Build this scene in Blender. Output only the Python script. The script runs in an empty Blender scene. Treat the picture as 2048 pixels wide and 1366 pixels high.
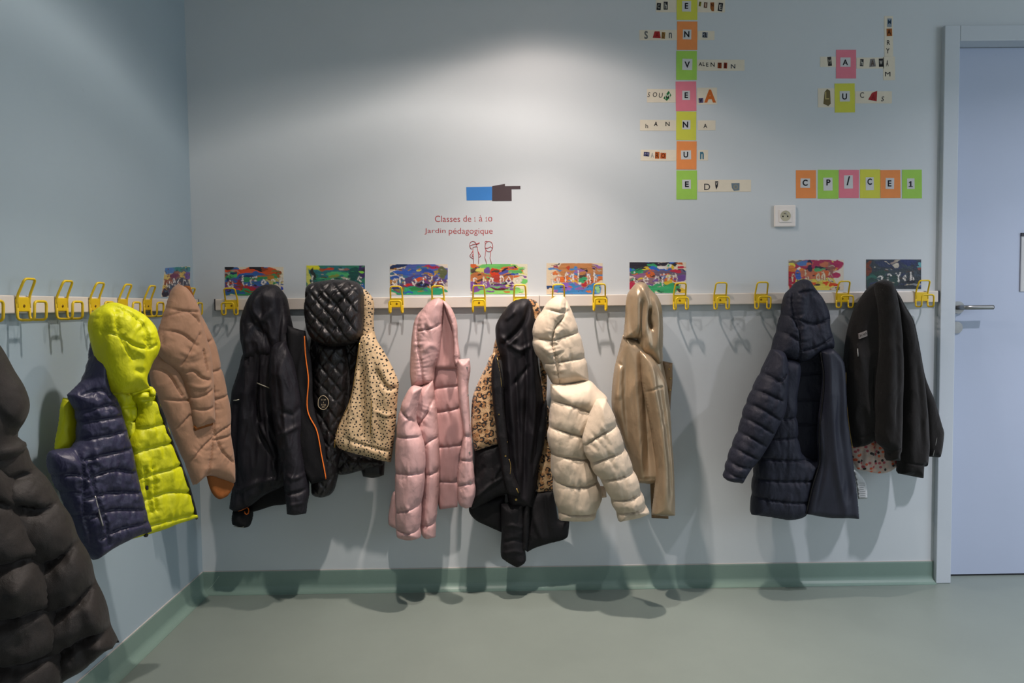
import bpy, math, random
import numpy as np
from mathutils import Vector, Matrix, geometry

scene = bpy.context.scene
C = scene.collection
random.seed(7)

# ------------------------------------------------------------------ camera
FOC, CX, CD, CH = 1473.5, 1.2235, 2.9173, 1.1347
YAW, PIT, ROL = 0.0093, -0.0481, -0.0116
_cy, _sy, _cp, _sp = math.cos(YAW), math.sin(YAW), math.cos(PIT), math.sin(PIT)
FW = np.array([_sy * _cp, _cy * _cp, _sp])
_R = np.array([_cy, -_sy, 0.0])
_U = np.cross(_R, FW)
_cr, _sr = math.cos(ROL), math.sin(ROL)
RT = _cr * _R + _sr * _U
UP = -_sr * _R + _cr * _U
EYE = np.array([CX, -CD, CH])
cam_data = bpy.data.cameras.new('camera')
cam_data.sensor_width = 36.0
cam_data.lens = FOC / 2048.0 * 36.0
cam_data.clip_start = 0.05
cam = bpy.data.objects.new('camera', cam_data)
C.objects.link(cam)
cam.matrix_world = Matrix(((RT[0], UP[0], -FW[0], EYE[0]), (RT[1], UP[1], -FW[1], EYE[1]),
                           (RT[2], UP[2], -FW[2], EYE[2]), (0, 0, 0, 1)))
scene.camera = cam

# ------------------------------------------------------------------ light
world = bpy.data.worlds.new('daylight')
scene.world = world
world.use_nodes = True
world.node_tree.nodes['Background'].inputs[0].default_value = (0.90, 0.93, 1.0, 1)
world.node_tree.nodes['Background'].inputs[1].default_value = 0.38


def downlight(name, loc, power, col, curve, radius=0.03):
    """assumed, unseen ceiling lamp with a tuned intensity curve: (degrees off nadir, relative intensity)"""
    d = bpy.data.lights.new(name, 'POINT')
    d.energy = power
    d.color = col
    d.shadow_soft_size = radius
    d.use_nodes = True
    nt = d.node_tree
    em = nt.nodes['Emission']
    ge = nt.nodes.new('ShaderNodeNewGeometry')
    sx = nt.nodes.new('ShaderNodeSeparateXYZ')
    ab = nt.nodes.new('ShaderNodeMath')
    ab.operation = 'ABSOLUTE'
    rp = nt.nodes.new('ShaderNodeValToRGB')
    nt.links.new(ge.outputs['Incoming'], sx.inputs[0])
    nt.links.new(sx.outputs[2], ab.inputs[0])
    nt.links.new(ab.outputs[0], rp.inputs[0])
    pts = sorted((math.cos(math.radians(a)), v) for a, v in curve)
    mx = max(v for _, v in pts)
    el = rp.color_ramp.elements
    el[0].position, el[1].position = pts[0][0], pts[-1][0]
    el[0].color = (pts[0][1] / mx,) * 3 + (1,)
    el[1].color = (pts[-1][1] / mx,) * 3 + (1,)
    for p, v in pts[1:-1]:
        el.new(p).color = (v / mx,) * 3 + (1,)
    mu = nt.nodes.new('ShaderNodeMath')
    mu.operation = 'MULTIPLY'
    mu.inputs[1].default_value = mx
    nt.links.new(rp.outputs[0], mu.inputs[0])
    nt.links.new(mu.outputs[0], em.inputs['Strength'])
    o = bpy.data.objects.new(name, d)
    C.objects.link(o)
    o.location = loc
    return o


downlight('assumed_downlight_over_back_wall', (1.36, -0.55, 2.44), 75, (1.0, 0.83, 0.75), [(0, 2.9), (18, 2.25), (26, 1.25), (36, .46), (50, .25), (57, .19), (62, .05), (67, 0)])  # assumed lamp, unseen; placed from the bright scallop and hook shadows
downlight('assumed_downlight_over_left_wall', (0.95, -1.02, 2.44), 44, (1.0, 0.89, 0.82), [(0, 1.7), (17, 2.0), (26, 2.7), (34, 1.5), (43, .55), (55, .34), (62, .58), (67, .2), (72, 0)])  # assumed lamp out of view, inferred from hook shadows on the left wall
downlight('assumed_downlight_by_the_door', (3.5, -1.05, 2.44), 84, (0.96, 0.92, 1.0), [(0, 2.6), (25, 2.2), (38, .75), (52, .26), (62, .1), (68, 0)])  # assumed third lamp, unseen; deduced from the cool light near the door
ad = bpy.data.lights.new('added_cool_side_light', 'AREA')  # added cool area light, unseen; a source on the right is only assumed
ad.shape = 'RECTANGLE'
ad.size, ad.size_y = 1.8, 2.0
ad.energy = 40
ad.color = (0.72, 0.86, 1.0)
ao = bpy.data.objects.new('added_cool_side_light', ad)
C.objects.link(ao)
ao.location = (6.2, -2.6, 1.5)
ao.rotation_euler = (Vector((2.9, -0.5, 0.1)) - Vector(ao.location)).to_track_quat('-Z', 'Y').to_euler()

scene.view_settings.view_transform = 'Standard'
scene.view_settings.look = 'None'
scene.view_settings.gamma = 1.0
scene.view_settings.use_curve_mapping = False
scene.view_settings.exposure = 0.0


# ------------------------------------------------------------------ helpers: objects
def lin(c):
    if isinstance(c, str):
        c = tuple(int(c[i:i + 2], 16) for i in (0, 2, 4))
    return tuple((v / 255 / 12.92) if v / 255 <= 0.04045 else ((v / 255 + 0.055) / 1.055) ** 2.4 for v in c)


def wloc(o):
    p = np.zeros(3)
    while o is not None:
        p = p + np.array(o.location)
        o = o.parent
    return p


def tag(o, label, cat, group=None):
    o['label'] = label
    o['category'] = cat
    if group:
        o['group'] = group
    return o


def thing(name, label, cat, loc=(0, 0, 0), group=None):
    o = bpy.data.objects.new(name, None)
    o.empty_display_size = 0.05
    C.objects.link(o)
    o.location = [float(v) for v in loc]
    return tag(o, label, cat, group)


def mesh_obj(name, V, F, mat, parent=None, smooth=False, label=None, cols=None):
    V = np.asarray(V, float)
    off = wloc(parent) if parent is not None else np.zeros(3)
    me = bpy.data.meshes.new(name)
    me.from_pydata((V - off).tolist(), [], [list(map(int, f)) for f in F])
    if smooth:
        me.polygons.foreach_set('use_smooth', [True] * len(me.polygons))
    if cols is not None:
        a = me.color_attributes.new('paint', 'FLOAT_COLOR', 'POINT')
        a.data.foreach_set('color', np.concatenate([cols, np.ones((len(cols), 1))], 1).astype(np.float32).ravel())
    me.materials.append(mat)
    me.update()
    o = bpy.data.objects.new(name, me)
    C.objects.link(o)
    if parent is not None:
        o.parent = parent
    if label:
        o['label'] = label
    return o


class MB:
    """collects shapes of one part"""

    def __init__(s):
        s.V, s.F = [], []

    def add(s, V, F):
        n = len(s.V)
        s.V += [tuple(map(float, v)) for v in V]
        s.F += [[n + i for i in f] for f in F]
        return s

    def box(s, a, b):
        (x0, y0, z0), (x1, y1, z1) = a, b
        x0, x1 = min(x0, x1), max(x0, x1)
        y0, y1 = min(y0, y1), max(y0, y1)
        z0, z1 = min(z0, z1), max(z0, z1)
        V = [(x0, y0, z0), (x1, y0, z0), (x1, y1, z0), (x0, y1, z0), (x0, y0, z1), (x1, y0, z1), (x1, y1, z1), (x0, y1, z1)]
        F = [(0, 3, 2, 1), (4, 5, 6, 7), (0, 1, 5, 4), (1, 2, 6, 5), (2, 3, 7, 6), (3, 0, 4, 7)]
        return s.add(V, F)

    def prism(s, poly, to3, d):
        """polygon (2D) extruded; to3(a,b,depth)->xyz"""
        n = len(poly)
        V = [to3(a, b, 0) for a, b in poly] + [to3(a, b, d) for a, b in poly]
        F = [list(range(n)), list(range(2 * n - 1, n - 1, -1))]
        F += [(i, (i + 1) % n, n + (i + 1) % n, n + i)[::-1] for i in range(n)]
        return s.add(V, F)

    def tube(s, P, r, k=8, closed=False, flat=1.0):
        P = np.asarray(P, float)
        n = len(P)
        if closed:
            T = np.roll(P, -1, 0) - np.roll(P, 1, 0)
        else:
            T = np.gradient(P, axis=0)
        T /= np.linalg.norm(T, axis=1)[:, None] + 1e-12
        a = np.array([0, 0, 1.0]) if abs(T[0][2]) < 0.8 else np.array([1.0, 0, 0])
        nn = np.cross(T[0], a)
        nn /= np.linalg.norm(nn)
        V = []
        for i in range(n):
            nn = nn - T[i] * (nn @ T[i])
            nn /= np.linalg.norm(nn) + 1e-12
            bb = np.cross(T[i], nn)
            rr = r[i] if hasattr(r, '__len__') else r
            for j in range(k):
                t = 2 * math.pi * j / k
                V.append(P[i] + rr * (math.cos(t) * nn + math.sin(t) * flat * bb))
        F = []
        m = n if closed else n - 1
        for i in range(m):
            for j in range(k):
                a0, a1 = i * k + j, i * k + (j + 1) % k
                b0, b1 = ((i + 1) % n) * k + j, ((i + 1) % n) * k + (j + 1) % k
                F.append((a0, a1, b1, b0))
        if not closed:
            F.append(list(range(k))[::-1])
            F.append([(n - 1) * k + j for j in range(k)])
        return s.add(V, F)

    def disc(s, c, ax, r, h, k=24, r2=None):
        """short cylinder at c along ax"""
        ax = np.array(ax, float) / np.linalg.norm(ax)
        a = np.array([0, 0, 1.0]) if abs(ax[2]) < 0.8 else np.array([1.0, 0, 0])
        u = np.cross(a, ax); u /= np.linalg.norm(u)
        v = np.cross(ax, u)
        r2 = r if r2 is None else r2
        c = np.array(c, float)
        V = [c + r * (math.cos(t) * u + math.sin(t) * v) for t in np.linspace(0, 2 * math.pi, k, endpoint=False)]
        V += [c + ax * h + r2 * (math.cos(t) * u + math.sin(t) * v) for t in np.linspace(0, 2 * math.pi, k, endpoint=False)]
        F = [list(range(k))[::-1], list(range(k, 2 * k))]
        F += [(i, (i + 1) % k, k + (i + 1) % k, k + i) for i in range(k)]
        return s.add(V, F)

    def build(s, name, mat, parent=None, smooth=False, label=None, bevel=0):
        o = mesh_obj(name, s.V, s.F, mat, parent, smooth, label)
        if bevel:
            b = o.modifiers.new('edge', 'BEVEL')
            b.width = bevel
            b.segments = 2
            b.limit_method = 'ANGLE'
        return o


def structure(o):
    o['kind'] = 'structure'
    return o


# ------------------------------------------------------------------ helpers: photo pixel -> place
def ray(px, py):
    d = FW + RT * (px - 1024.0) / FOC + UP * (683.0 - py) / FOC
    return d


def at_y(px, py, y):
    d = ray(px, py)
    return EYE + d * ((y - EYE[1]) / d[1])


def at_x(px, py, x):
    d = ray(px, py)
    return EYE + d * ((x - EYE[0]) / d[0])


class Plane:
    def __init__(s, O, U):
        s.O = np.array([O[0], O[1], 0.0])
        U = np.array([U[0], U[1], 0.0])
        s.U = U / np.linalg.norm(U)
        s.V = np.array([0, 0, 1.0])
        s.N = np.cross(s.U, s.V)

    def uv(s, px, py, m):
        d = ray(px, py)
        t = ((s.O + s.N * m - EYE) @ s.N) / (d @ s.N)
        P = EYE + d * t - s.O
        return np.array([P @ s.U, P @ s.V])

    def p3(s, u, v, h):
        u, v, h = np.asarray(u), np.asarray(v), np.asarray(h)
        return s.O + u[..., None] * s.U + v[..., None] * s.V + h[..., None] * s.N


BACK = Plane((0, 0), (1, 0))


def plane_ab(pa, xa, pb, xb):
    A, B = at_x(pa, 800, xa), at_x(pb, 800, xb)
    return Plane(A, (B - A)[:2])


# ------------------------------------------------------------------ numpy noise
_rng = np.random.RandomState(3)
_TAB = _rng.rand(256, 256)


def vnoise(x, y, seed=0):
    x = np.asarray(x) + seed * 17.31
    y = np.asarray(y) + seed * 9.77
    xi, yi = np.floor(x).astype(int), np.floor(y).astype(int)
    fx, fy = x - xi, y - yi
    fx = fx * fx * fx * (fx * (fx * 6 - 15) + 10)
    fy = fy * fy * fy * (fy * (fy * 6 - 15) + 10)
    g = lambda a, b: _TAB[a % 256, b % 256]
    return ((g(xi, yi) * (1 - fx) + g(xi + 1, yi) * fx) * (1 - fy) + (g(xi, yi + 1) * (1 - fx) + g(xi + 1, yi + 1) * fx) * fy) * 2 - 1


def fbm(x, y, seed=0, octv=3):
    r, a = 0, 1.0
    for i in range(octv):
        r = r + a * vnoise(x * 2 ** i, y * 2 ** i, seed + i * 5)
        a *= 0.5
    return r


def catmull(P, n_sp, closed):
    """smooth polyline through P (corners kept), spaced about n_sp"""
    P = [np.array(p, float) for p in P]
    n = len(P)
    out = []
    segs = n if closed else n - 1

    def corner(i):
        if not closed and (i == 0 or i == n - 1):
            return True
        a, b = P[i] - P[i - 1], P[(i + 1) % n] - P[i]
        c = (a @ b) / (np.linalg.norm(a) * np.linalg.norm(b) + 1e-12)
        return c < 0.42

    for i in range(segs):
        p1, p2 = P[i], P[(i + 1) % n]
        L = np.linalg.norm(p2 - p1)
        p0 = P[i - 1] if (closed or i > 0) else 2 * p1 - p2
        p3 = P[(i + 2) % n] if (closed or i + 2 < n) else 2 * p2 - p1
        m1 = (p2 - p0); m2 = (p3 - p1)
        l0, l2 = np.linalg.norm(p1 - p0) + 1e-9, np.linalg.norm(p3 - p2) + 1e-9
        m1 = m1 / (L + l0) * L
        m2 = m2 / (L + l2) * L
        if corner(i):
            m1 = p2 - p1
        if corner((i + 1) % n):
            m2 = p2 - p1
        k = max(1, int(round(L / n_sp)))
        for j in range(k):
            t = j / k
            out.append((2 * t**3 - 3 * t**2 + 1) * p1 + (t**3 - 2 * t**2 + t) * m1 + (-2 * t**3 + 3 * t**2) * p2 + (t**3 - t**2) * m2)
    if not closed:
        out.append(P[-1])
    return np.array(out)


def seg_dist(Q, A, B):
    """distance from points Q to nearest of segments A-B, and index/param"""
    best = np.full(len(Q), 1e9)
    idx = np.zeros(len(Q), int)
    par = np.zeros(len(Q))
    for s0 in range(0, len(A), 64):
        a, b = A[s0:s0 + 64], B[s0:s0 + 64]
        ab = b - a
        t = ((Q[:, None, :] - a) * ab).sum(2) / ((ab * ab).sum(1) + 1e-14)
        t = np.clip(t, 0, 1)
        d = np.linalg.norm(Q[:, None, :] - (a + t[..., None] * ab), axis=2)
        j = d.argmin(1)
        dm = d[np.arange(len(Q)), j]
        k = dm < best
        best[k] = dm[k]
        idx[k] = s0 + j[k]
        par[k] = t[np.arange(len(Q)), j][k]
    return best, idx, par


def inside(Q, P):
    x, y = Q[:, 0], Q[:, 1]
    r = np.zeros(len(Q), bool)
    n = len(P)
    for i in range(n):
        x0, y0 = P[i]
        x1, y1 = P[(i + 1) % n]
        if y0 == y1:
            continue
        c = ((y0 > y) != (y1 > y)) & (x < (x1 - x0) * (y - y0) / (y1 - y0) + x0)
        r ^= c
    return r


class Surf:
    pass


def pillow(name, parent, mat, pl, m, tf, tb, out, ew=0.06, seams=(), sg=0.006, ss=0.005, puff=0.0, lam=0.025,
           pucker=0.0, folds=(), wr=0.002, wrs=(14, 6), quilt=None, qg=0.006, sp=0.0047, seed=0, label=None, warp=0.0):
    """soft stuffed piece of cloth with front and back, outline given in photo pixels at depth m off plane pl"""
    if pl is BACK:
        m, tf, tb = m * 1.3, tf * 1.2, min(tb * 1.35, m * 1.3 - 0.004)
    ss, sg, pucker = min(ss, 0.0034) if ss < 0.01 else ss * 0.6, sg * 1.35, pucker * 1.25
    O = np.array([pl.uv(x, y, m) for x, y in out])
    B = catmull(O, sp, True)
    area = 0.5 * np.sum(B[:, 0] * np.roll(B[:, 1], -1) - np.roll(B[:, 0], -1) * B[:, 1])
    if area < 0:
        B = B[::-1]
    mf = m + 0.75 * tf
    SL = [catmull([pl.uv(x, y, mf) for x, y in s], sp * 1.5, False) for s in seams]
    FL = [(catmull([pl.uv(x, y, mf) for x, y in f[0]], sp * 1.5, False), f[1], f[2]) for f in folds]
    if SL:
        A_ = np.concatenate([s[:-1] for s in SL]); B_ = np.concatenate([s[1:] for s in SL])
        arc = np.concatenate([np.concatenate([[0], np.cumsum(np.linalg.norm(np.diff(s, axis=0), axis=1))])[:-1] + 3.1 * i for i, s in enumerate(SL)])
        ln = np.linalg.norm(B_ - A_, axis=1)
    # outline pinched in where seams run out
    if SL and puff > 0:
        db, _, _ = seg_dist(B, A_, B_)
        T = np.roll(B, -1, 0) - np.roll(B, 1, 0)
        T /= np.linalg.norm(T, axis=1)[:, None] + 1e-12
        nin = np.stack([-T[:, 1], T[:, 0]], 1)
        B = B + nin * (min(puff, 0.012) * 0.4 * np.exp(-(db / (lam * 0.45)) ** 2))[:, None]
    lo, hi = B.min(0), B.max(0)
    xs = np.arange(lo[0], hi[0], sp)
    ys = np.arange(lo[1], hi[1], sp * 0.866)
    G = np.stack(np.meshgrid(xs, ys), -1)
    G[1::2, :, 0] += sp / 2
    G = G.reshape(-1, 2)
    G = G[inside(G, B)]
    nb = len(B)
    if len(G):
        d0, _, _ = seg_dist(G, B, np.roll(B, -1, 0))
        G = G[d0 > sp * 0.55]
    allp = np.concatenate([B, G]) if len(G) else B
    res = geometry.delaunay_2d_cdt([Vector(p) for p in allp], [(i, (i + 1) % nb) for i in range(nb)], [], 1, 1e-7)
    Q = np.array([tuple(v) for v in res[0]])
    F = [list(f) for f in res[2]]
    d, _, _ = seg_dist(Q, B, np.roll(B, -1, 0))
    isb = d < 1e-6
    e = np.clip(d / ew, 0, 1)
    P = np.sqrt(1 - (1 - e) ** 2)
    u, v = Q[:, 0], Q[:, 1]
    hf = tf * P
    if SL:
        ds, ii, tt = seg_dist(Q, A_, B_)
        s_ = arc[ii] + tt * ln[ii]
        el = np.clip(ds / lam, 0, 1)
        pu = np.sqrt(1 - (1 - el) ** 2)
        hf += P * (puff * pu - sg * np.exp(-(ds / ss) ** 2))
        if pucker:
            hf += P * pucker * np.exp(-ds / 0.018) * (1 - np.exp(-ds / 0.003)) * (vnoise(s_ * 80, ds * 18, seed) + 0.5 * vnoise(s_ * 170, ds * 25, seed + 2))
    if quilt:
        a1, p1, a2, p2 = quilt
        qu = u + 0.008 * vnoise(u * 9, v * 9, seed + 40)
        qv = v + 0.008 * vnoise(u * 9, v * 9, seed + 41)
        dq = None
        for a, p in ((a1, p1), (a2, p2)):
            w = qu * math.cos(a) + qv * math.sin(a)
            dd = np.abs((w / p) % 1.0 - 0.5) * p
            dq = dd if dq is None else np.minimum(dq, dd)
        el = np.clip(dq / (0.4 * min(p1, p2)), 0, 1)
        hf += P * (qg * np.sqrt(1 - (1 - el) ** 2) * 1.2 - qg * 0.5 * np.exp(-(dq / 0.004) ** 2))
    Pe = np.sqrt(P)
    for L, amp, wid in FL:
        df, ii, tt = seg_dist(Q, L[:-1], L[1:])
        w = (ii + tt) / (len(L) - 1)
        tp = np.clip(np.minimum(w, 1 - w) * 5, 0, 1)
        tp = 0.25 + 0.75 * tp * (2 - tp)
        hf += Pe * amp * tp * np.exp(-(df / wid) ** 2)
    if wr:
        uu = u + 0.03 * vnoise(u * 6, v * 6, seed + 20)
        n1 = fbm(uu * wrs[0], v * wrs[1], seed + 1, 3)
        n2 = 1 - 2 * np.abs(vnoise(uu * wrs[0] * 1.7, v * wrs[1] * 1.7, seed + 9))
        hf += wr * Pe * (n1 + 0.6 * n2)
    hb = tb * P * (1 + 0.15 * vnoise(u * 8, v * 8, seed + 30))
    hf = np.where(isb, 0, hf)
    bend = warp * vnoise(u * 5 + 3, v * 4, seed + 50) if warp else np.zeros(len(Q))
    fr = pl.p3(u, v, m + hf + bend)
    bk = pl.p3(u, v, m - hb + bend)
    bi = np.where(isb, -1, 0)
    nxt = len(Q)
    bmap = np.zeros(len(Q), int)
    keep = []
    for i in range(len(Q)):
        if isb[i]:
            bmap[i] = i
        else:
            bmap[i] = nxt
            nxt += 1
            keep.append(i)
    V = np.concatenate([fr, bk[keep]])
    FF = []
    for f in F:
        a, b, c = f[0], f[1], f[2]
        cr = (Q[b][0] - Q[a][0]) * (Q[c][1] - Q[a][1]) - (Q[b][1] - Q[a][1]) * (Q[c][0] - Q[a][0])
        g = f if cr > 0 else f[::-1]
        FF.append(g)
        if not (isb[f[0]] and isb[f[1]] and isb[f[2]]):
            FF.append([bmap[i] for i in g[::-1]])
    o = mesh_obj(name, V, FF, mat, parent, True, label)
    S = Surf()
    S.o, S.pl, S.m, S.Q, S.h = o, pl, m, Q, hf + bend
    return S


def on(S, px, py, off=0.0):
    """point of surface S seen at photo pixel"""
    h = float(np.median(S.h))
    for _ in range(5):
        q = S.pl.uv(px, py, S.m + h)
        d = np.abs(S.Q - q).sum(1)
        k = np.argsort(d)[:6]
        h = float(S.h[k].mean())
    q = S.pl.uv(px, py, S.m + h + off)
    return S.pl.p3(q[0], q[1], S.m + h + off)


def strip_on(name, parent, mat, S, pts, r, off=0.0, flat=1.0, label=None, sp=0.012, k=6):
    P2 = catmull(pts, 6.0, False)
    P = np.array([on(S, x, y, off) for x, y in P2])
    for _ in range(2):
        P[1:-1] = (P[:-2] + 2 * P[1:-1] + P[2:]) / 4
    return MB().tube(P, r, k, flat=flat).build(name, mat, parent, True, label)


def button_on(name, parent, mat, S, px, py, r, h=0.003, label=None):
    c = on(S, px, py, -0.001)
    return MB().disc(c, S.pl.N, r, h, 14, r * 0.8).build(name, mat, parent, False, label)


# ------------------------------------------------------------------ materials
def new_mat(name):
    m = bpy.data.materials.new(name)
    m.use_nodes = True
    nt = m.node_tree
    b = nt.nodes['Principled BSDF']
    return m, nt, b


def ramp(nt, src, stops, interp='LINEAR'):
    r = nt.nodes.new('ShaderNodeValToRGB')
    r.color_ramp.interpolation = interp
    el = r.color_ramp.elements
    el[0].position, el[0].color = stops[0][0], (*stops[0][1], 1)
    el[1].position, el[1].color = stops[-1][0], (*stops[-1][1], 1)
    for p, c in stops[1:-1]:
        e = el.new(p)
        e.color = (*c, 1)
    nt.links.new(src, r.inputs[0])
    return r.outputs[0]


def noise_tex(nt, scale, detail=3, rough=0.5, dist=0.0, vec=None, stretch=None):
    t = nt.nodes.new('ShaderNodeTexNoise')
    t.inputs['Scale'].default_value = scale
    t.inputs['Detail'].default_value = detail
    t.inputs['Roughness'].default_value = rough
    t.inputs['Distortion'].default_value = dist
    if vec is None:
        tc = nt.nodes.new('ShaderNodeTexCoord')
        vec = tc.outputs['Object']
    if stretch:
        mp = nt.nodes.new('ShaderNodeMapping')
        mp.inputs['Scale'].default_value = stretch
        nt.links.new(vec, mp.inputs['Vector'])
        vec = mp.outputs['Vector']
    nt.links.new(vec, t.inputs['Vector'])
    return t.outputs['Fac']


def bump(nt, b, src, strength, dist, prev=None):
    bp = nt.nodes.new('ShaderNodeBump')
    bp.inputs['Strength'].default_value = strength
    bp.inputs['Distance'].default_value = dist
    nt.links.new(src, bp.inputs['Height'])
    if prev is not None:
        nt.links.new(prev, bp.inputs['Normal'])
    nt.links.new(bp.outputs['Normal'], b.inputs['Normal'])
    return bp.outputs['Normal']


def fabric(name, col, rough=0.6, spec=0.35, wrinkle=0.35, wscale=24, weave=0.15, metal=0.0, sheen=0.0, vary=0.08, stretch=(1, 1, 0.6), crease=0.09):
    m, nt, b = new_mat(name)
    c = np.array(lin(col))
    n = noise_tex(nt, 9, 4)
    o = ramp(nt, n, [(0.3, tuple(c * (1 - vary))), (0.7, tuple(np.minimum(c * (1 + vary), 1)))])
    nt.links.new(o, b.inputs['Base Color'])
    b.inputs['Roughness'].default_value = rough
    b.inputs['Specular IOR Level'].default_value = spec
    b.inputs['Metallic'].default_value = metal
    b.inputs['Sheen Weight'].default_value = sheen
    w = noise_tex(nt, wscale, 3, 0.5, 0.3, stretch=stretch)
    nn = bump(nt, b, w, wrinkle, 0.012)
    if crease:
        tc = nt.nodes.new('ShaderNodeTexCoord')
        mp = nt.nodes.new('ShaderNodeMapping')
        mp.inputs['Scale'].default_value = stretch
        mp.inputs['Rotation'].default_value = (0, 0.35, 0)
        nt.links.new(tc.outputs['Object'], mp.inputs['Vector'])
        rg_ = nt.nodes.new('ShaderNodeTexNoise')
        rg_.noise_type = 'RIDGED_MULTIFRACTAL'
        rg_.inputs['Scale'].default_value = wscale * 0.55
        rg_.inputs['Detail'].default_value = 2.0
        rg_.inputs['Distortion'].default_value = 0.2
        nt.links.new(mp.outputs['Vector'], rg_.inputs['Vector'])
        nn = bump(nt, b, rg_.outputs['Fac'], crease, 0.007, nn)
    if weave:
        f = noise_tex(nt, 700, 1)
        bump(nt, b, f, weave, 0.0015, nn)
    return m


def plain(name, col, rough=0.5, spec=0.4, metal=0.0, vary=0.0, nscale=5):
    m, nt, b = new_mat(name)
    c = np.array(lin(col))
    b.inputs['Roughness'].default_value = rough
    b.inputs['Specular IOR Level'].default_value = spec
    b.inputs['Metallic'].default_value = metal
    if vary:
        o = ramp(nt, noise_tex(nt, nscale, 4), [(0.3, tuple(c * (1 - vary))), (0.7, tuple(np.minimum(c * (1 + vary), 1)))])
        nt.links.new(o, b.inputs['Base Color'])
    else:
        rgb = nt.nodes.new('ShaderNodeRGB')
        rgb.outputs[0].default_value = (*c, 1)
        nt.links.new(rgb.outputs[0], b.inputs['Base Color'])
    return m


def voro(nt, scale, rnd=1.0, feature='F1', stretch=None, wob=0.0):
    tc = nt.nodes.new('ShaderNodeTexCoord')
    vec = tc.outputs['Object']
    sx_ = nt.nodes.new('ShaderNodeSeparateXYZ')
    cx__ = nt.nodes.new('ShaderNodeCombineXYZ')
    nt.links.new(vec, sx_.inputs[0])
    nt.links.new(sx_.outputs[0], cx__.inputs[0])
    nt.links.new(sx_.outputs[2], cx__.inputs[1])
    vec = cx__.outputs[0]
    if wob:
        nz = nt.nodes.new('ShaderNodeTexNoise')
        nz.inputs['Scale'].default_value = scale * 1.2
        nt.links.new(vec, nz.inputs['Vector'])
        mx = nt.nodes.new('ShaderNodeVectorMath'); mx.operation = 'SCALE'
        mx.inputs['Scale'].default_value = wob
        nt.links.new(nz.outputs['Color'], mx.inputs[0])
        ad_ = nt.nodes.new('ShaderNodeVectorMath'); ad_.operation = 'ADD'
        nt.links.new(vec, ad_.inputs[0]); nt.links.new(mx.outputs[0], ad_.inputs[1])
        vec = ad_.outputs[0]
    t = nt.nodes.new('ShaderNodeTexVoronoi')
    t.feature = feature
    t.voronoi_dimensions = '2D'
    t.inputs['Scale'].default_value = scale
    t.inputs['Randomness'].default_value = rnd
    nt.links.new(vec, t.inputs['Vector'])
    return t


def mixc(nt, fac, a, b):
    x = nt.nodes.new('ShaderNodeMix')
    x.data_type = 'RGBA'
    nt.links.new(fac, x.inputs[0])
    for s, i in ((a, 6), (b, 7)):
        if isinstance(s, tuple):
            x.inputs[i].default_value = (*s, 1)
        else:
            nt.links.new(s, x.inputs[i])
    return x.outputs[2]


def math_(nt, op, a, b=None):
    x = nt.nodes.new('ShaderNodeMath')
    x.operation = op
    for i, s in enumerate((a, b)):
        if s is None:
            continue
        if isinstance(s, (int, float)):
            x.inputs[i].default_value = s
        else:
            nt.links.new(s, x.inputs[i])
    return x.outputs[0]


def dotted_mat():
    m, nt, b = new_mat('beige_dotted_cotton')
    v = voro(nt, 80, 0.85)
    col = ramp(nt, v.outputs['Distance'], [(0.0, lin('15120f')), (0.20, lin('15120f')), (0.25, lin('c4a983')), (1, lin('c4a983'))])
    nt.links.new(col, b.inputs['Base Color'])
    b.inputs['Roughness'].default_value = 0.65
    bump(nt, b, noise_tex(nt, 26, 3, 0.5, 1.0), 0.35, 0.012)
    return m


def leopard_mat():
    m, nt, b = new_mat('leopard_fleece')
    v = voro(nt, 46, 0.9, wob=0.012)
    ring = ramp(nt, v.outputs['Distance'], [(0.0, (0.0, 0, 0)), (0.18, (0, 0, 0)), (0.25, (1, 1, 1)), (0.44, (1, 1, 1)), (0.51, (0, 0, 0)), (1, (0, 0, 0))])
    brk = ramp(nt, noise_tex(nt, 55, 2), [(0.42, (0, 0, 0)), (0.5, (1, 1, 1))])
    f = math_(nt, 'MULTIPLY', ring, brk)
    base = ramp(nt, v.outputs['Distance'], [(0.0, lin('9c6c3f')), (0.25, lin('a87848')), (0.5, lin('c29b6d')), (1, lin('d0b088'))])
    col = mixc(nt, f, base, lin('17110e'))
    nt.links.new(col, b.inputs['Base Color'])
    b.inputs['Roughness'].default_value = 0.95
    b.inputs['Sheen Weight'].default_value = 0.3
    bump(nt, b, noise_tex(nt, 260, 3), 0.6, 0.006)
    return m


def floral_mat():
    m, nt, b = new_mat('pink_floral_lining')
    v = voro(nt, 62, 1.0)
    dot = ramp(nt, v.outputs['Distance'], [(0.0, (1, 1, 1)), (0.30, (1, 1, 1)), (0.36, (0, 0, 0)), (1, (0, 0, 0))])
    hue = ramp(nt, v.outputs['Color'], [(0.0, lin('1d1a1c')), (0.3, lin('d8603c')), (0.5, lin('b0505a')), (0.7, lin('d2b8aa')), (0.85, lin('40383a'))], 'CONSTANT')
    n2 = ramp(nt, noise_tex(nt, 30, 2), [(0.5, lin('c4b4aa')), (0.75, lin('d89a7c'))])
    col = mixc(nt, dot, n2, hue)
    nt.links.new(col, b.inputs['Base Color'])
    b.inputs['Roughness'].default_value = 0.6
    return m


def wall_mat(name, col, rough=0.45):
    m, nt, b = new_mat(name)
    c = np.array(lin(col))
    o = ramp(nt, noise_tex(nt, 1.6, 5, 0.6), [(0.3, tuple(c * 0.97)), (0.7, tuple(c * 1.02))])
    # a few scuffs
    sc = ramp(nt, noise_tex(nt, 38, 2, 0.4), [(0.76, (0, 0, 0)), (0.80, (0.25, 0.25, 0.25))])
    o = mixc(nt, sc, o, tuple(c * 0.82))
    nt.links.new(o, b.inputs['Base Color'])
    b.inputs['Roughness'].default_value = rough
    b.inputs['Specular IOR Level'].default_value = 0.35
    bump(nt, b, noise_tex(nt, 180, 2), 0.04, 0.002)
    return m


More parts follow.
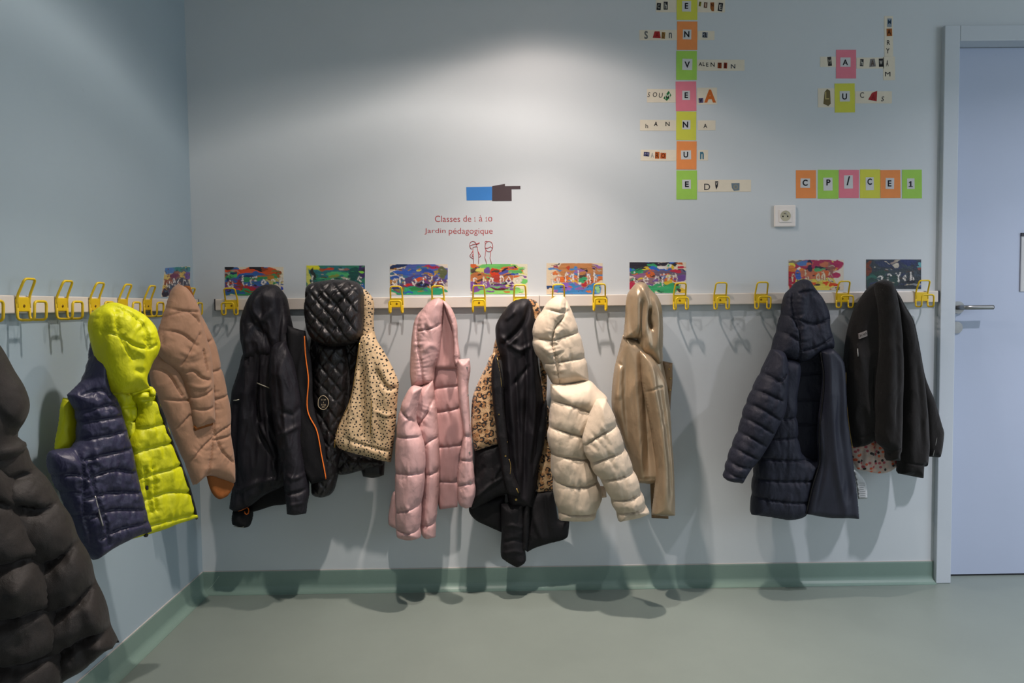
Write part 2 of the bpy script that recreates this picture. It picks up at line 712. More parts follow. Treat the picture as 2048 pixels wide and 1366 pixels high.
def vinyl_mat(name, col, rough=0.38):
    m, nt, b = new_mat(name)
    c = np.array(lin(col))
    o = ramp(nt, noise_tex(nt, 2.2, 6, 0.65), [(0.3, tuple(c * 0.94)), (0.7, tuple(c * 1.05))])
    fl = ramp(nt, noise_tex(nt, 420, 1), [(0.3, (0, 0, 0)), (0.75, (0.12, 0.12, 0.12))])
    o = mixc(nt, fl, o, tuple(np.minimum(c * 1.3, 1)))
    nt.links.new(o, b.inputs['Base Color'])
    b.inputs['Roughness'].default_value = rough
    b.inputs['Specular IOR Level'].default_value = 0.4
    bump(nt, b, noise_tex(nt, 5, 2), 0.03, 0.02)
    return m


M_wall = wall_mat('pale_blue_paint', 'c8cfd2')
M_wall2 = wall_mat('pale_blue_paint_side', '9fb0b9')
M_ceil = wall_mat('white_ceiling_paint', 'd8d8d4', 0.8)
M_floor = vinyl_mat('grey_green_vinyl', '78827b')
M_base = vinyl_mat('green_vinyl_skirting', '768d83')
M_trim = wall_mat('pale_blue_gloss', 'c3cbd1', 0.35)
M_door = wall_mat('blue_door_paint', 'b3bed2', 0.35)
M_rail = plain('cream_rail', 'dcd4ca', 0.22, 0.5, vary=0.02)
M_cap = plain('dark_plastic', '2a2830', 0.5)
M_yel = plain('yellow_coated_wire', 'e4c01a', 0.35, 0.5, vary=0.05, nscale=30)
M_steel = plain('brushed_steel', '9a9a98', 0.32, 0.5, metal=1.0, vary=0.1, nscale=40)
M_gold = plain('gold_metal', 'b89a58', 0.35, 0.5, metal=0.9)
M_silver = plain('silver_zip', 'a5a29c', 0.4, 0.5, metal=0.7)
M_ivory = plain('ivory_plastic', 'e8e2dc', 0.35, 0.4, vary=0.02)
M_hole = plain('black_hole', '0a0a0a', 0.8)
M_cream_paper = plain('cream_paper', 'ddd4c0', 0.7, 0.2, vary=0.03, nscale=30)
M_white_paper = plain('white_paper', 'c9cbcb', 0.7, 0.2, vary=0.02, nscale=40)
M_ink = plain('black_ink', '14141a', 0.6, 0.2)
M_red_vinyl = plain('red_vinyl', 'a83a3c', 0.5, 0.3)
M_orange = plain('orange_zip', 'e8752a', 0.5, 0.3, vary=0.08, nscale=60)

# ------------------------------------------------------------------ the room
ZR = 1.1754           # top of the coat rails
ZB = 0.085            # top of the vinyl skirting
XR = 5.2
FX0 = 2.944           # door frame, outer left
FX1 = FX0 + 0.060
DY = 0.055            # door face behind the wall face
ZH0 = at_y(1950, 81.5, -0.022)[2]
ZH1 = at_y(1950, 50, -0.022)[2]
FXR = FX1 + 0.93

structure(MB().box((-0.2, -5.5, -0.1), (XR, 0.4, 0)).build('floor', M_floor))
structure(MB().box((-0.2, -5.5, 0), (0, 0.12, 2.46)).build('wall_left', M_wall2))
w = MB()
w.box((0, 0, 0), (FX0 + 0.02, 0.12, 2.46))
w.box((FX0 + 0.02, 0, ZH1 - 0.01), (FXR + 0.04, 0.12, 2.46))
w.box((FXR + 0.04, 0, 0), (XR, 0.12, 2.46))
structure(w.build('wall_back', M_wall))
structure(MB().box((-0.2, -3.6, 2.46), (XR, 0.12, 2.56)).build('ceiling', M_ceil))


def skirting(name, fr):
    """coved skirting: profile (out, z), swept between two frames"""
    prof = [(0.0, ZB), (0.004, ZB), (0.005, ZB - 0.004), (0.005, 0.030)]
    for t in np.linspace(0, math.pi / 2, 9)[1:]:
        prof.append((0.005 + 0.028 * (1 - math.cos(t)), 0.030 - 0.0285 * math.sin(t)))
    prof.append((0.033, 0.0))
    prof.append((0.0, 0.0))
    n = len(prof)
    V = [fr(0, o, z) for o, z in prof] + [fr(1, o, z) for o, z in prof]
    F = [(i, (i + 1) % n, n + (i + 1) % n, n + i) for i in range(n)] + [list(range(n))[::-1], list(range(n, 2 * n))]
    o = mesh_obj(name, V, F, M_base, None, False)
    return structure(o)


sk_b = skirting('baseboard_back', lambda e, o, z: ((FX0 - 0.001) if e else o * 0.98, -o, z))
sk_l = skirting('baseboard_left', lambda e, o, z: (o, -0.0005 - o * 0.98 if e else -5.4, z))
MB().tube([at_y(438, 1152, -0.0052), at_y(424, 1172, -0.0052), at_y(408, 1186, -0.012)], 0.0012, 5).build('weld_line', plain('weld_bead', '9fb3a8', 0.5), sk_b)
# fine bead of sealant along the top of the skirting
MB().box((0.006, -0.003, ZB), (FX0 - 0.002, 0, ZB + 0.003)).build('sealant_bead', plain('sealant', 'bfb9b4', 0.6), sk_b)
MB().box((0, -5.4, ZB), (0.003, -0.006, ZB + 0.003)).build('sealant_bead', bpy.data.materials['sealant'], sk_l)

fr = MB()
fr.box((FX0, -0.022, 0.0), (FX1, DY + 0.05, ZH1))
fr.box((FX1, -0.022, ZH0), (FXR, DY + 0.05, ZH1))
fr.box((FXR, -0.022, 0.0), (FXR + 0.06, DY + 0.05, ZH1))
structure(fr.build('trim_1', M_trim, bevel=0.003))
door = MB().box((FX1 + 0.002, DY, 0.008), (FXR - 0.002, DY + 0.04, ZH0 - 0.002)).build('door_1', M_door)
structure(door)
MB().box((FX1 + 0.002, DY + 0.006, 0.0006), (FXR - 0.002, DY + 0.03, 0.008)).build('door_gap_shade', M_cap, door)  # dark strip added to stand for the shade in the gap under the door
hp = at_y(1914, 615, DY)
hdl = MB().disc(hp, (0, -1, 0), 0.025, 0.009, 28).build('handle_rose', M_steel, door, False)
tip = at_y(1986, 618, DY - 0.055)
n0 = np.array([hp[0], DY - 0.009, hp[2]])
n1 = np.array([hp[0], DY - 0.055, hp[2]])
pts = [n0, n0 * 0.3 + n1 * 0.7, n1 + np.array([0.006, 0.004, 0]), n1 + np.array([0.02, 0, 0]), np.array([tip[0], n1[1], n1[2]])]
MB().tube(catmull(pts, 0.006, False), 0.0095, 14).build('lever', M_steel, hdl, True)
lp = at_y(1912, 655, DY)
lk = MB().disc(lp, (0, -1, 0), 0.024, 0.006, 28).build('lock_rose', M_steel, door)

# notice in a holder on the door, cut by the frame of the photo
a, b = at_y(2042, 466, DY), at_y(2042, 583, DY)
t = thing('door_notice', 'white notice with a dark top bar on the blue door', 'notice', (a[0], DY, b[2]))
MB().box((a[0], DY - 0.003, b[2]), (a[0] + 0.17, DY, a[2] - 0.012)).build('sheet', M_white_paper, t)
MB().box((a[0] - 0.002, DY - 0.006, a[2] - 0.013), (a[0] + 0.172, DY, a[2])).build('top_bar', M_cap, t)
MB().box((a[0] - 0.002, DY - 0.004, b[2]), (a[0] + 0.001, DY, a[2] - 0.013)).build('edge_strip', plain('grey_plastic', '8a8a90', 0.4), t)

# ------------------------------------------------------------------ coat rails
RT_ = 0.02


def rail(label, a, b, ends):
    t = thing('coat_rail', label, 'coat rail', tuple((np.array(a) + np.array(b)) / 2))
    MB().box(a, b).build('board', M_rail, t, bevel=0.003)
    for e0, e1 in ends:
        MB().box(e0, e1).build('end_cap', M_cap, t, label='dark end cap')
    return t


xa, xj, xb = at_y(430, 607, -RT_)[0], at_y(1079, 603, -RT_)[0], at_y(1877, 594, -RT_)[0]
rail('long cream coat rail on the back wall, left length starting by the room corner', (xa, -RT_, ZR - 0.045), (xj - 0.0006, 0, ZR),
     [((xa - 0.003, -RT_, ZR - 0.045), (xa - 0.0002, 0, ZR))])
rail('long cream coat rail on the back wall, right length ending at the door frame', (xj + 0.0006, -RT_, ZR - 0.045), (xb, 0, ZR),
     [((xb + 0.0002, -RT_, ZR - 0.045), (xb + 0.003, 0, ZR))])
yl = at_x(397, 607, RT_)[1]
rail('cream coat rail on the left side wall', (0, -1.95, ZR - 0.045), (RT_, yl, ZR), [((0, yl + 0.0002, ZR - 0.045), (RT_, yl + 0.003, ZR))])


# ------------------------------------------------------------------ hooks
def rounded(P, r, k=5):
    P = [np.array(p, float) for p in P]
    out = [P[0]]
    for i in range(1, len(P) - 1):
        a, b, c = P[i - 1], P[i], P[i + 1]
        d1, d2 = (a - b), (c - b)
        l1, l2 = np.linalg.norm(d1), np.linalg.norm(d2)
        q = min(r, l1 * 0.45, l2 * 0.45)
        p1, p2 = b + d1 / l1 * q, b + d2 / l2 * q
        for t in np.linspace(0, 1, k):
            out.append((1 - t) ** 2 * p1 + 2 * t * (1 - t) * b + t * t * p2)
    out.append(P[-1])
    return np.array(out)


def make_hook():
    t = thing('coat_hook', 'x', 'coat hook', (0, 0, 0), 'yellow coat hooks along the rails')
    MB().box((-0.0225, -0.006, -0.018), (0.0225, 0, 0.018)).build('plate', M_yel, t, bevel=0.002)
    w_ = 0.0235
    up = rounded([(-w_, -0.004, -0.016), (-w_, -0.005, 0.020), (-0.021, -0.024, 0.063), (0.021, -0.024, 0.063), (w_, -0.005, 0.020), (w_, -0.004, -0.016)], 0.010)
    MB().tube(up, 0.0032, 8).build('upper_loop', M_yel, t, True)
    lo = rounded([(-w_, -0.004, 0.014), (-w_, -0.004, -0.039), (-w_, -0.045, -0.039), (-w_, -0.047, 0.007), (w_, -0.047, 0.007),
                  (w_, -0.045, -0.039), (w_, -0.004, -0.039), (w_, -0.004, 0.014)], 0.011)
    MB().tube(lo, 0.0034, 8).build('lower_loop', M_yel, t, True)
    MB().disc((0, -0.006, -0.004), (0, -1, 0), 0.0042, 0.0016, 14, 0.003).build('screw', plain('screw_head', '8a6a20', 0.4, metal=0.6), t)
    return t


HK0 = make_hook()
_first = [True]


def place_hook(loc, rz, label):
    if _first[0]:
        r = HK0
        _first[0] = False
    else:
        r = HK0.copy()
        C.objects.link(r)
        for ch in HK0.children:
            c = ch.copy()
            C.objects.link(c)
            c.parent = r
    r.location = loc
    r.rotation_euler = (0, 0, rz)
    r['label'] = label
    return r


ZHK = ZR - 0.0225
for px, lab in [
    (462, 'yellow wire hook over the orange-topped name card next to the room corner'),
    (793, 'bare yellow wire hook at the lower left of the blue and white name card'),
    (876, 'yellow wire hook that carries the pink padded coat'),
    (958, 'bare yellow wire hook between the pink coat and the leopard parka'),
    (1040, 'yellow wire hook that carries the black and leopard parka'),
    (1117, 'yellow wire hook that carries the cream puffer jacket'),
    (1199, 'bare yellow wire hook between the cream puffer and the gold jacket'),
    (1360, 'bare yellow wire hook just right of the gold jacket'),
    (1441, 'bare yellow wire hook with plain wall above, left one of that pair'),
    (1523, 'bare yellow wire hook with plain wall above, right one nearest the navy coat'),
    (1686, 'bare yellow wire hook between the navy coat and the black zip jacket'),
    (1845, 'last bare yellow wire hook next to the door frame'),
]:
    place_hook((at_y(px, 604, -0.03)[0], -RT_, ZHK), 0, lab)
YH = -1.0674
for k, lab in [
    (-1, 'yellow hook on the side wall cut off by the left picture edge'),
    (0, 'bare yellow hook on the side wall, leftmost one seen whole'),
    (1, 'bare yellow hook on the side wall, next to the yellow hood on its left'),
    (2, 'yellow side-wall hook half hidden behind the top of the yellow hood'),
    (3, 'yellow side-wall hook peeping over the right shoulder of the yellow hood'),
    (4, 'yellow side-wall hook between the yellow hood and the tan coat'),
    (6, 'last yellow side-wall hook in the corner right of the tan coat'),
]:
    place_hook((RT_, YH + 0.16 * k, ZHK), math.pi / 2, lab)


# ------------------------------------------------------------------ lettering
def text_shape(ch, bold=0.0, shear=0.0):
    if ch == '1':
        w = 0.10 + bold * 2
        V = np.array([(.5 - w, .08, 0), (.5 + w, .08, 0), (.5 + w, 1, 0), (.5 - w * .6, 1, 0), (.08, .76, 0), (.16, .64, 0), (.5 - w, .82, 0),
                      (0.05, 0, 0), (.95, 0, 0), (.95, .10 + bold, 0), (.05, .10 + bold, 0)])
        return V, [[0, 1, 2, 3, 6], [3, 4, 5, 6], [7, 8, 9, 10]]
    cu = bpy.data.curves.new('t', 'FONT')
    cu.body = ch
    cu.extrude = 0.0
    cu.offset = bold
    cu.shear = shear
    cu.resolution_u = 4
    o = bpy.data.objects.new('t', cu)
    C.objects.link(o)
    dg = bpy.context.evaluated_depsgraph_get()
    dg.update()
    me = bpy.data.meshes.new_from_object(o.evaluated_get(dg))
    V = np.array([tuple(v.co) for v in me.vertices])
    F = [list(p.vertices) for p in me.polygons]
    bpy.data.objects.remove(o)
    bpy.data.meshes.remove(me)
    bpy.data.curves.remove(cu)
    return V, F


def text_on(name, parent, mat, ch, box, y, bold=0.02, shear=0.0, label=None, rot=0.0, th=0.0004):
    """flat ink letters filling the photo box, on a plane parallel to the back wall"""
    V, F = text_shape(ch, bold, shear)
    lo, hi = V.min(0), V.max(0)
    x0, y0, x1, y1 = box
    q = (V[:, :2] - lo[:2]) / np.maximum(hi[:2] - lo[:2], 1e-6)
    cx, cy = (x0 + x1) / 2, (y0 + y1) / 2
    dx, dy = (q[:, 0] - .5) * (x1 - x0), (.5 - q[:, 1]) * (y1 - y0)
    c, s = math.cos(math.radians(rot)), math.sin(math.radians(rot))
    P = np.array([at_y(cx + a * c - b * s, cy + a * s + b * c, y - th) for a, b in zip(dx, dy)])
    n = len(P)
    P2 = P + np.array([0, th, 0])
    # front faces plus a thin rim so the ink has a body
    FF = [list(f) for f in F] + [[n + i for i in f[::-1]] for f in F]
    from collections import Counter
    ec = Counter()
    for f in F:
        for i in range(len(f)):
            ec[(f[i], f[(i + 1) % len(f)])] += 1
    for (i, j) in list(ec):
        if (j, i) not in ec:
            FF.append([j, i, n + i, n + j])
    return mesh_obj(name, np.concatenate([P, P2]), FF, mat, parent, False, label)


_pm = {}


def pap(col, rough=0.7):
    k = (col, rough)
    if k not in _pm:
        _pm[k] = plain('paper_' + col, col, rough, 0.2, vary=0.03, nscale=30)
    return _pm[k]


def quad_on(name, parent, mat, poly, y0, th, label=None):
    P = [at_y(px, py, y0) for px, py in poly]
    xz = [(p[0], p[2]) for p in P]
    if sum(xz[i][0] * xz[(i + 1) % len(xz)][1] - xz[(i + 1) % len(xz)][0] * xz[i][1] for i in range(len(xz))) < 0:
        xz = xz[::-1]
    return MB().prism(xz, lambda a, b, d: (a, y0 - th + d, b), th).build(name, mat, parent, False, label)


def rect(x0, y0, x1, y1, r=0.0):
    cx, cy = (x0 + x1) / 2, (y0 + y1) / 2
    c, s = math.cos(math.radians(r)), math.sin(math.radians(r))
    return [(cx + (x - cx) * c - (y - cy) * s, cy + (x - cx) * s + (y - cy) * c) for x, y in ((x0, y0), (x1, y0), (x1, y1), (x0, y1))]


COLS = {'yellow': 'cdce4e', 'orange': 'e58f52', 'green': '9ccb58', 'pink': 'de7e8e'}


def crop(x0, y0, s):
    return lambda *v: tuple((x0 if i % 2 == 0 else y0) + a / s for i, a in enumerate(v))


k1, k2, k3, k5 = crop(1250, 0, 6.503), crop(1250, 160, 5.4655), crop(1560, 20, 3.4147), crop(1540, 310, 6.4)
CARDS = [
    ('E', 'yellow', (1353.3, -18, 1394.5, 40), k1(742, 12, 860, 150), k1(778, 38, 822, 115), 'yellow letter card with an E, cut by the top picture edge'),
    ('N', 'orange', (1354, 43, 1394.5, 100), k1(752, 385, 862, 512), k1(770, 405, 838, 485), 'orange letter card with an N, second from the top of the column'),
    ('V', 'green', (1352.5, 102, 1393.5, 160), k1(745, 765, 875, 910), k1(775, 800, 845, 880), 'green letter card with a V in the column'),
    ('E', 'pink', (1351.5, 163, 1392.5, 222), k1(745, 1180, 845, 1300), k1(775, 1200, 820, 1275), 'pink letter card with an E in the middle of the column'),
    ('N', 'yellow', (1352.5, 223, 1392.3, 280.4), k2(625, 440, 715, 540), k2(632, 455, 690, 520), 'yellow letter card with an N below the pink card of the column'),
    ('U', 'orange', (1353, 282.6, 1393, 339), k2(612, 770, 722, 868), k2(640, 785, 690, 848), 'orange letter card with a U in the column'),
    ('E', 'green', (1352.8, 341, 1393.8, 399), k2(625, 1090, 720, 1190), k2(655, 1108, 698, 1170), 'green letter card with an E at the bottom of the column'),
    ('A', 'pink', (1672, 99.7, 1712, 157), (1680.6, 115, 1701, 133.6), k3(428, 338, 465, 376), 'pink letter card with an A right of the column, above a yellow U card'),
    ('U', 'yellow', (1669.3, 167, 1709.5, 225), k3(408, 553, 477, 625), k3(425, 570, 458, 612), 'yellow letter card with a U below the pink A card'),
    ('C', 'orange', k5(332, 195, 588, 553), k5(390, 300, 512, 420), k5(418, 315, 482, 395), 'orange letter card with a C, first of the row above the rail'),
    ('P', 'green', k5(612, 190, 875, 560), k5(683, 290, 800, 455), k5(722, 312, 775, 390), 'green letter card with a P in the row above the rail'),
    ('/', 'pink', k5(882, 190, 1137, 550), k5(948, 260, 1060, 430), k5(980, 272, 1025, 388), 'pink card with a slash in the row above the rail'),
    ('C', 'yellow', k5(1152, 185, 1408, 553), k5(1225, 285, 1328, 450), k5(1248, 300, 1305, 382), 'yellow letter card with a C in the row above the rail'),
    ('E', 'orange', k5(1412, 192, 1668, 550), k5(1480, 295, 1588, 435), k5(1508, 323, 1555, 403), 'orange letter card with an E in the row above the rail'),
    ('1', 'green', k5(1690, 188, 1942, 555), k5(1755, 300, 1850, 435), k5(1775, 335, 1828, 408), 'green card with the number 1, last of the row above the rail'),
]
rr = random.Random(5)
for ch, colr, bx, wb, lb, lab in CARDS:
    grp = 'letter cards in the row above the rail' if bx[1] > 320 and bx[0] > 1500 else 'coloured letter cards of the word column'
    rot = rr.uniform(-0.6, 0.6)
    c = quad_on('letter_card', None, pap(COLS[colr]), rect(*bx, rot), 0, 0.0010)
    tag(c, lab, 'letter card', grp)
    q = quad_on('white_square', c, M_white_paper, rect(*wb, rr.uniform(-1.5, 1.5)), -0.0010, 0.0004)
    text_on('letter', q, M_ink, ch, lb, -0.0014, 0.028)

INK, GRY = '17171c', '6a6a68'
STRIPS = [
    ('narrow cream strip of cut-out letters left of the top yellow E card', (1312, -4, 1352.5, 24.6), [
        ('S', rect(*k1(412, 40, 466, 130), 4), '1c1d22', 'C', k1(424, 58, 452, 108), 'b9b5a8'), ('S', rect(*k1(503, 22, 556, 125)), '2a2a2c', 'h', k1(516, 35, 545, 112), 'c9c6ba')]),
    ('cream strip of cut-out letters right of the top yellow E card', (1395.2, -1, 1450, 25), [
        ('S', rect(*k1(962, 22, 990, 82), 8), '8a8226', 'r', k1(968, 30, 988, 70), '1c1a10'), ('S', rect(*k1(1026, 30, 1070, 102), 5), '6b4a3a', 'I', k1(1040, 42, 1056, 90), 'b9a38c'),
        ('S', [k1(1110, 32), k1(1160, 30), k1(1158, 146), k1(1128, 146), k1(1110, 110)], '94592a', 'N', k1(1120, 45, 1150, 85), '3a2010'), ('S', rect(*k1(1212, 38, 1270, 146), 8), '26262a', 'E', k1(1226, 60, 1256, 125), 'c8c4b8')]),
    ('cream strip with a red cut-out shape, left of the orange N card', (1278.8, 60, 1353.5, 80.5), [
        ('L', 's', k1(252, 402, 298, 508), GRY), ('S', [k1(385, 408), k1(450, 408), k1(464, 496), k1(360, 492)], 'a02c2a', 'A', k1(395, 425, 440, 485), '7c1c1c'),
        ('S', rect(*k1(476, 418, 522, 504), 4), '94703a', 'D', k1(486, 430, 512, 490), '5a3a1c'), ('L', 'n', k1(572, 424, 610, 496), '4c5054')]),
    ('short cream strip with one letter right of the orange N card', (1395.3, 62, 1429, 80), [
        ('S', rect(*k1(1004, 418, 1076, 490), 4), '8f949a', 'a', k1(1012, 420, 1068, 488), '22262e')]),
    ('long cream strip of letters right of the green V card', (1394.5, 119.5, 1489, 141.5), [
        ('L', 'A', k1(958, 810, 1005, 858), INK), ('L', 'L', k1(1012, 808, 1040, 858), INK), ('L', 'E', k1(1056, 815, 1085, 865), INK), ('L', 'N', k1(1114, 812, 1166, 868), INK),
        ('S', rect(*k1(1205, 815, 1256, 888), 2), '8a3e1e', 'T', k1(1214, 824, 1250, 882), '3a1810'), ('S', rect(*k1(1284, 815, 1328, 890), 3), '8a3420', 'I', k1(1296, 826, 1312, 882), '40120c'), ('L', 'N', k1(1378, 835, 1434, 890), '2a3040')]),
    ('cream strip with a green cut-out, left of the pink E card', (1294, 178, 1351.2, 205), [
        ('L', 'S', k1(292, 1200, 328, 1262), INK, 0, .25), ('L', 'O', k1(362, 1200, 418, 1260), INK, 0, .1), ('L', 'U', k1(440, 1208, 492, 1270), INK, 0, .15),
        ('S', [k1(498, 1278), k1(568, 1180), k1(602, 1240), k1(545, 1312)], '1e6a3a', 'M', k1(525, 1215, 585, 1290), 'c4d0b8')]),
    ('cream card with a big orange A right of the pink E card', (1394.3, 175.5, 1434, 209), [
        ('S', rect(*k1(958, 1275, 1018, 1338), -3), '5a5478', 'v', k1(966, 1282, 1006, 1332), '14141e'), ('L', 'A', k1(1030, 1165, 1184, 1334), 'c8672a', 0.05)]),
    ('cream strip of letters left of the lower yellow N card', (1280, 240, 1352, 261.5), [
        ('L', 'h', k2(225, 480, 252, 526), INK, 0), ('L', 'A', k2(315, 456, 356, 504), INK, .02, .1), ('L', 'N', k2(443, 458, 488, 504), INK)]),
    ('short cream strip with a single A right of the lower yellow N card', (1395.5, 240.8, 1431, 260.5), [('L', 'A', k2(858, 478, 898, 524), INK)]),
    ('cream strip with navy and orange cut-outs, left of the orange U card', (1281.3, 299.8, 1352.5, 321.8), [
        ('S', rect(*k2(205, 788, 266, 834), 4), '20224e', 'M', k2(215, 795, 258, 828), '8a8aa8'), ('L', 'A', k2(282, 795, 315, 850), '8a8c8c', 0),
        ('S', rect(*k2(328, 786, 376, 860), 2), 'b8642c', 'R', k2(336, 796, 368, 850), '3a1408'), ('S', rect(*k2(386, 796, 448, 860), 3), 'b85a28', 'O', k2(398, 802, 438, 852), '4a1c0c')]),
    ('small cream paper with one teal letter right of the orange U card', (1396.3, 300.2, 1416, 321), [
        ('L', 'n', k2(820, 785, 862, 866), '3f7286', .04)]),
    ('long cream strip with a grey cut-out right of the bottom green E card', (1395.8, 359.7, 1502, 383.6), [
        ('L', 'D', k2(866, 1134, 930, 1202), '2a2a2e', 0), ('S', [k2(984, 1108), k2(1018, 1106), k2(1014, 1160), k2(998, 1198), k2(988, 1160)], '22242a', 'v', k2(992, 1118, 1010, 1150), 'c8c4b8'),
        ('S', [k2(1162, 1128), k2(1252, 1126), k2(1250, 1206), k2(1190, 1212), k2(1168, 1180)], '6c7c86', 'o', k2(1185, 1142, 1235, 1195), '8f8a78')]),
    ('cream paper with a small dark cut-out left of the pink A card', (1640.3, 113.4, 1671.6, 134), [
        ('S', rect(*k3(326, 320, 352, 382), -6), '3c3a36', 'M', k3(331, 338, 348, 366), 'b0aa9c')]),
    ('cream strip of cut-out letters right of the pink A card', (1713, 115.2, 1767.5, 137.2), [
        ('S', rect(*k3(547, 335, 570, 384), 3), '38383a', 'h', k3(552, 343, 566, 378), 'c0bdb2'), ('S', [k3(616, 335), k3(646, 332), k3(655, 385), k3(610, 390)], '7c7a78', 'A', k3(620, 342, 645, 382), '5a4a40'),
        ('S', rect(*k3(675, 332, 704, 388), -2), '1c1c20', 'W', k3(679, 345, 700, 372), 'd0cdc2')]),
    ('upright cream strip of letters above the cream row beside the pink A card', (1768.6, 32.3, 1785.8, 112.8), [
        ('S', rect(*k3(732, 58, 763, 116), 2), '8a96a0', 'M', k3(738, 66, 758, 96), '2e4a66'), ('S', rect(*k3(728, 127, 765, 178), -2), '9c5a28', 'A', k3(733, 134, 758, 168), '2c1408'),
        ('L', 'R', k3(731, 206, 752, 238), INK), ('L', 'Y', k3(725, 262, 748, 296), INK)]),
    ('cream paper with two black letters under the upright strip', (1766.2, 113, 1789.8, 160.5), [
        ('L', 'A', k3(725, 342, 741, 384), '2a2a2e'), ('L', 'M', k3(718, 422, 754, 453), INK, 0)]),
    ('cream paper with a brown cut-out left of the yellow U card', (1635.7, 176.8, 1668.6, 214.8), [
        ('S', [k3(296, 640), k3(305, 560), k3(322, 540), k3(342, 552), k3(346, 640), k3(330, 656)], '6c6040', 'L', k3(308, 560, 336, 610), 'b0a06a')]),
    ('cream strip with a red cut-out right of the yellow U card', (1710.3, 182.5, 1783.5, 206.8), [
        ('L', 'C', k3(547, 562, 574, 600), INK, 0), ('S', [k3(602, 612), k3(628, 566), k3(664, 552), k3(660, 624)], '9c2e30', 'A', k3(625, 575, 650, 615), '8a2024'), ('L', 's', k3(690, 590, 712, 624), '3a3a3c', 0, .3)]),
]
for lab, bx, items in STRIPS:
    s = quad_on('name_strip', None, M_cream_paper, rect(*bx, rr.uniform(-0.5, 0.5)), 0, 0.0007)
    tag(s, lab, 'paper strip', 'cream paper strips of cut-out letters')
    for it in items:
        if it[0] == 'L':
            text_on('letter', s, pap(it[3]), it[1], it[2], -0.0007, it[4] if len(it) > 4 else 0.012, it[5] if len(it) > 5 else 0)
        else:
            q = quad_on('paper_scrap', s, pap(it[2]), it[1], -0.0007, 0.0004)
            text_on('letter', q, pap(it[5]), it[3], it[4], -0.0011, 0.01)

# ------------------------------------------------------------------ wall stickers
kd = crop(820, 350, 7.188)
t = thing('hand_sticker', 'flat sticker of a pointing dark hand with a blue sleeve on the lit wall', 'wall sticker', at_y(985, 388, 0))
quad_on('sleeve', t, pap('3f7fc4', 0.5), [kd(808, 174), kd(1180, 168), kd(1180, 362), kd(814, 366)], 0, 0.0006, 'blue sleeve')
quad_on('hand', t, pap('4a3f42', 0.5), [kd(1181, 160), kd(1364, 128), kd(1366, 160), kd(1587, 158), kd(1588, 204), kd(1460, 206), kd(1462, 374), kd(1181, 376)], 0, 0.0006, 'dark pointing hand')


def wall_line(name, label, words):
    t = thing(name, label, 'wall lettering', at_y((words[0][1][0] + words[-1][1][2]) / 2, words[0][1][3], 0))
    for wd, bx in words:
        text_on('word', t, M_red_vinyl, wd, bx, 0, -0.004)
    return t


wall_line('wall_lettering', 'upper line of thin red wall lettering about classes, under the hand sticker', [
    ('Classes', kd(358, 585, 720, 676)), ('de', kd(766, 582, 880, 672)), ('1', kd(922, 602, 946, 668)), ('à', kd(992, 580, 1042, 668)), ('1', kd(1086, 602, 1112, 668)), ('0', kd(1124, 602, 1182, 668))])
wall_line('wall_lettering', 'lower line of thin red wall lettering about a garden', [
    ('Jardin', kd(208, 766, 512, 856)), ('pédagogique', kd(558, 760, 1188, 872))])


def line_fig(label, lines):
    t = thing('outline_drawing', label, 'wall drawing', at_y(*lines[0][0], 0), 'red outline children drawn on the wall')
    mb = MB()
    for L in lines:
        P = np.array([at_y(x, y, -0.0006) for x, y in L])
        mb.tube(P, 0.0011, 5)
    mb.build('line_work', M_red_vinyl, t, True)
    return t


def arc_(cx, cy, rx, ry, a0, a1, n=22):
    return [kd(cx + rx * math.cos(math.radians(a)), cy - ry * math.sin(math.radians(a))) for a in np.linspace(a0, a1, n)]


line_fig('red outline drawing of a child in a peaked cap with hands on hips', [
    arc_(905, 1010, 48, 58, 10, 250), [kd(862, 1020), kd(905, 1000), kd(950, 992), kd(1000, 972), kd(998, 982), kd(955, 1002), kd(950, 1030), kd(906, 1038), kd(905, 1070)],
    [kd(905, 1070), kd(912, 1190), kd(912, 1285)], [kd(950, 1030), kd(968, 1032), kd(980, 1110), kd(988, 1185), kd(984, 1285)],
    [kd(905, 1090), kd(880, 1130), kd(858, 1165), kd(880, 1188), kd(910, 1200)], [kd(908, 1130), kd(892, 1162), kd(910, 1178)],
    [kd(978, 1100), kd(1000, 1135), kd(1016, 1168), kd(988, 1185)]])
line_fig('red outline drawing of a child with a hair bun beside the capped one', [
    arc_(1135, 1028, 56, 74, -170, 190, 40), arc_(1098, 970, 20, 20, 20, 230), [kd(1086, 1050), kd(1110, 1052), kd(1140, 1042), kd(1158, 1026), kd(1170, 1044), kd(1186, 1048)],
    [kd(1092, 1070), kd(1084, 1130), kd(1076, 1190), kd(1096, 1250), kd(1100, 1290)], [kd(1162, 1100), kd(1158, 1150), kd(1150, 1195), kd(1166, 1250), kd(1174, 1290)]])

# ------------------------------------------------------------------ wall socket
a, b = at_y(1547, 454, 0), at_y(1590, 411, 0)
cx_, cz_ = (a[0] + b[0]) / 2, (a[2] + b[2]) / 2
t = thing('wall_socket', 'square ivory power socket on the wall under the coloured letter row', 'power socket', (cx_, 0, cz_))
hw = (b[0] - a[0]) / 2
MB().box((cx_ - hw, -0.011, cz_ - hw), (cx_ + hw, 0, cz_ + hw)).build('cover_plate', M_ivory, t, bevel=0.004)
MB().box((cx_ - hw * .58, -0.0135, cz_ - hw * .58), (cx_ + hw * .58, -0.011, cz_ + hw * .58)).build('insert', M_ivory, t, bevel=0.001)
wl = MB()
R0 = 0.0185
ang = np.linspace(0, 2 * math.pi, 32, endpoint=False)
rings = [(R0 * 1.1, -0.0136), (R0 * 1.1, -0.0146), (R0, -0.0146), (R0 * .97, -0.0138), (R0 * .9, -0.0137)]
V = [(cx_ + r * math.cos(q), yy, cz_ + r * math.sin(q)) for r, yy in rings for q in ang]
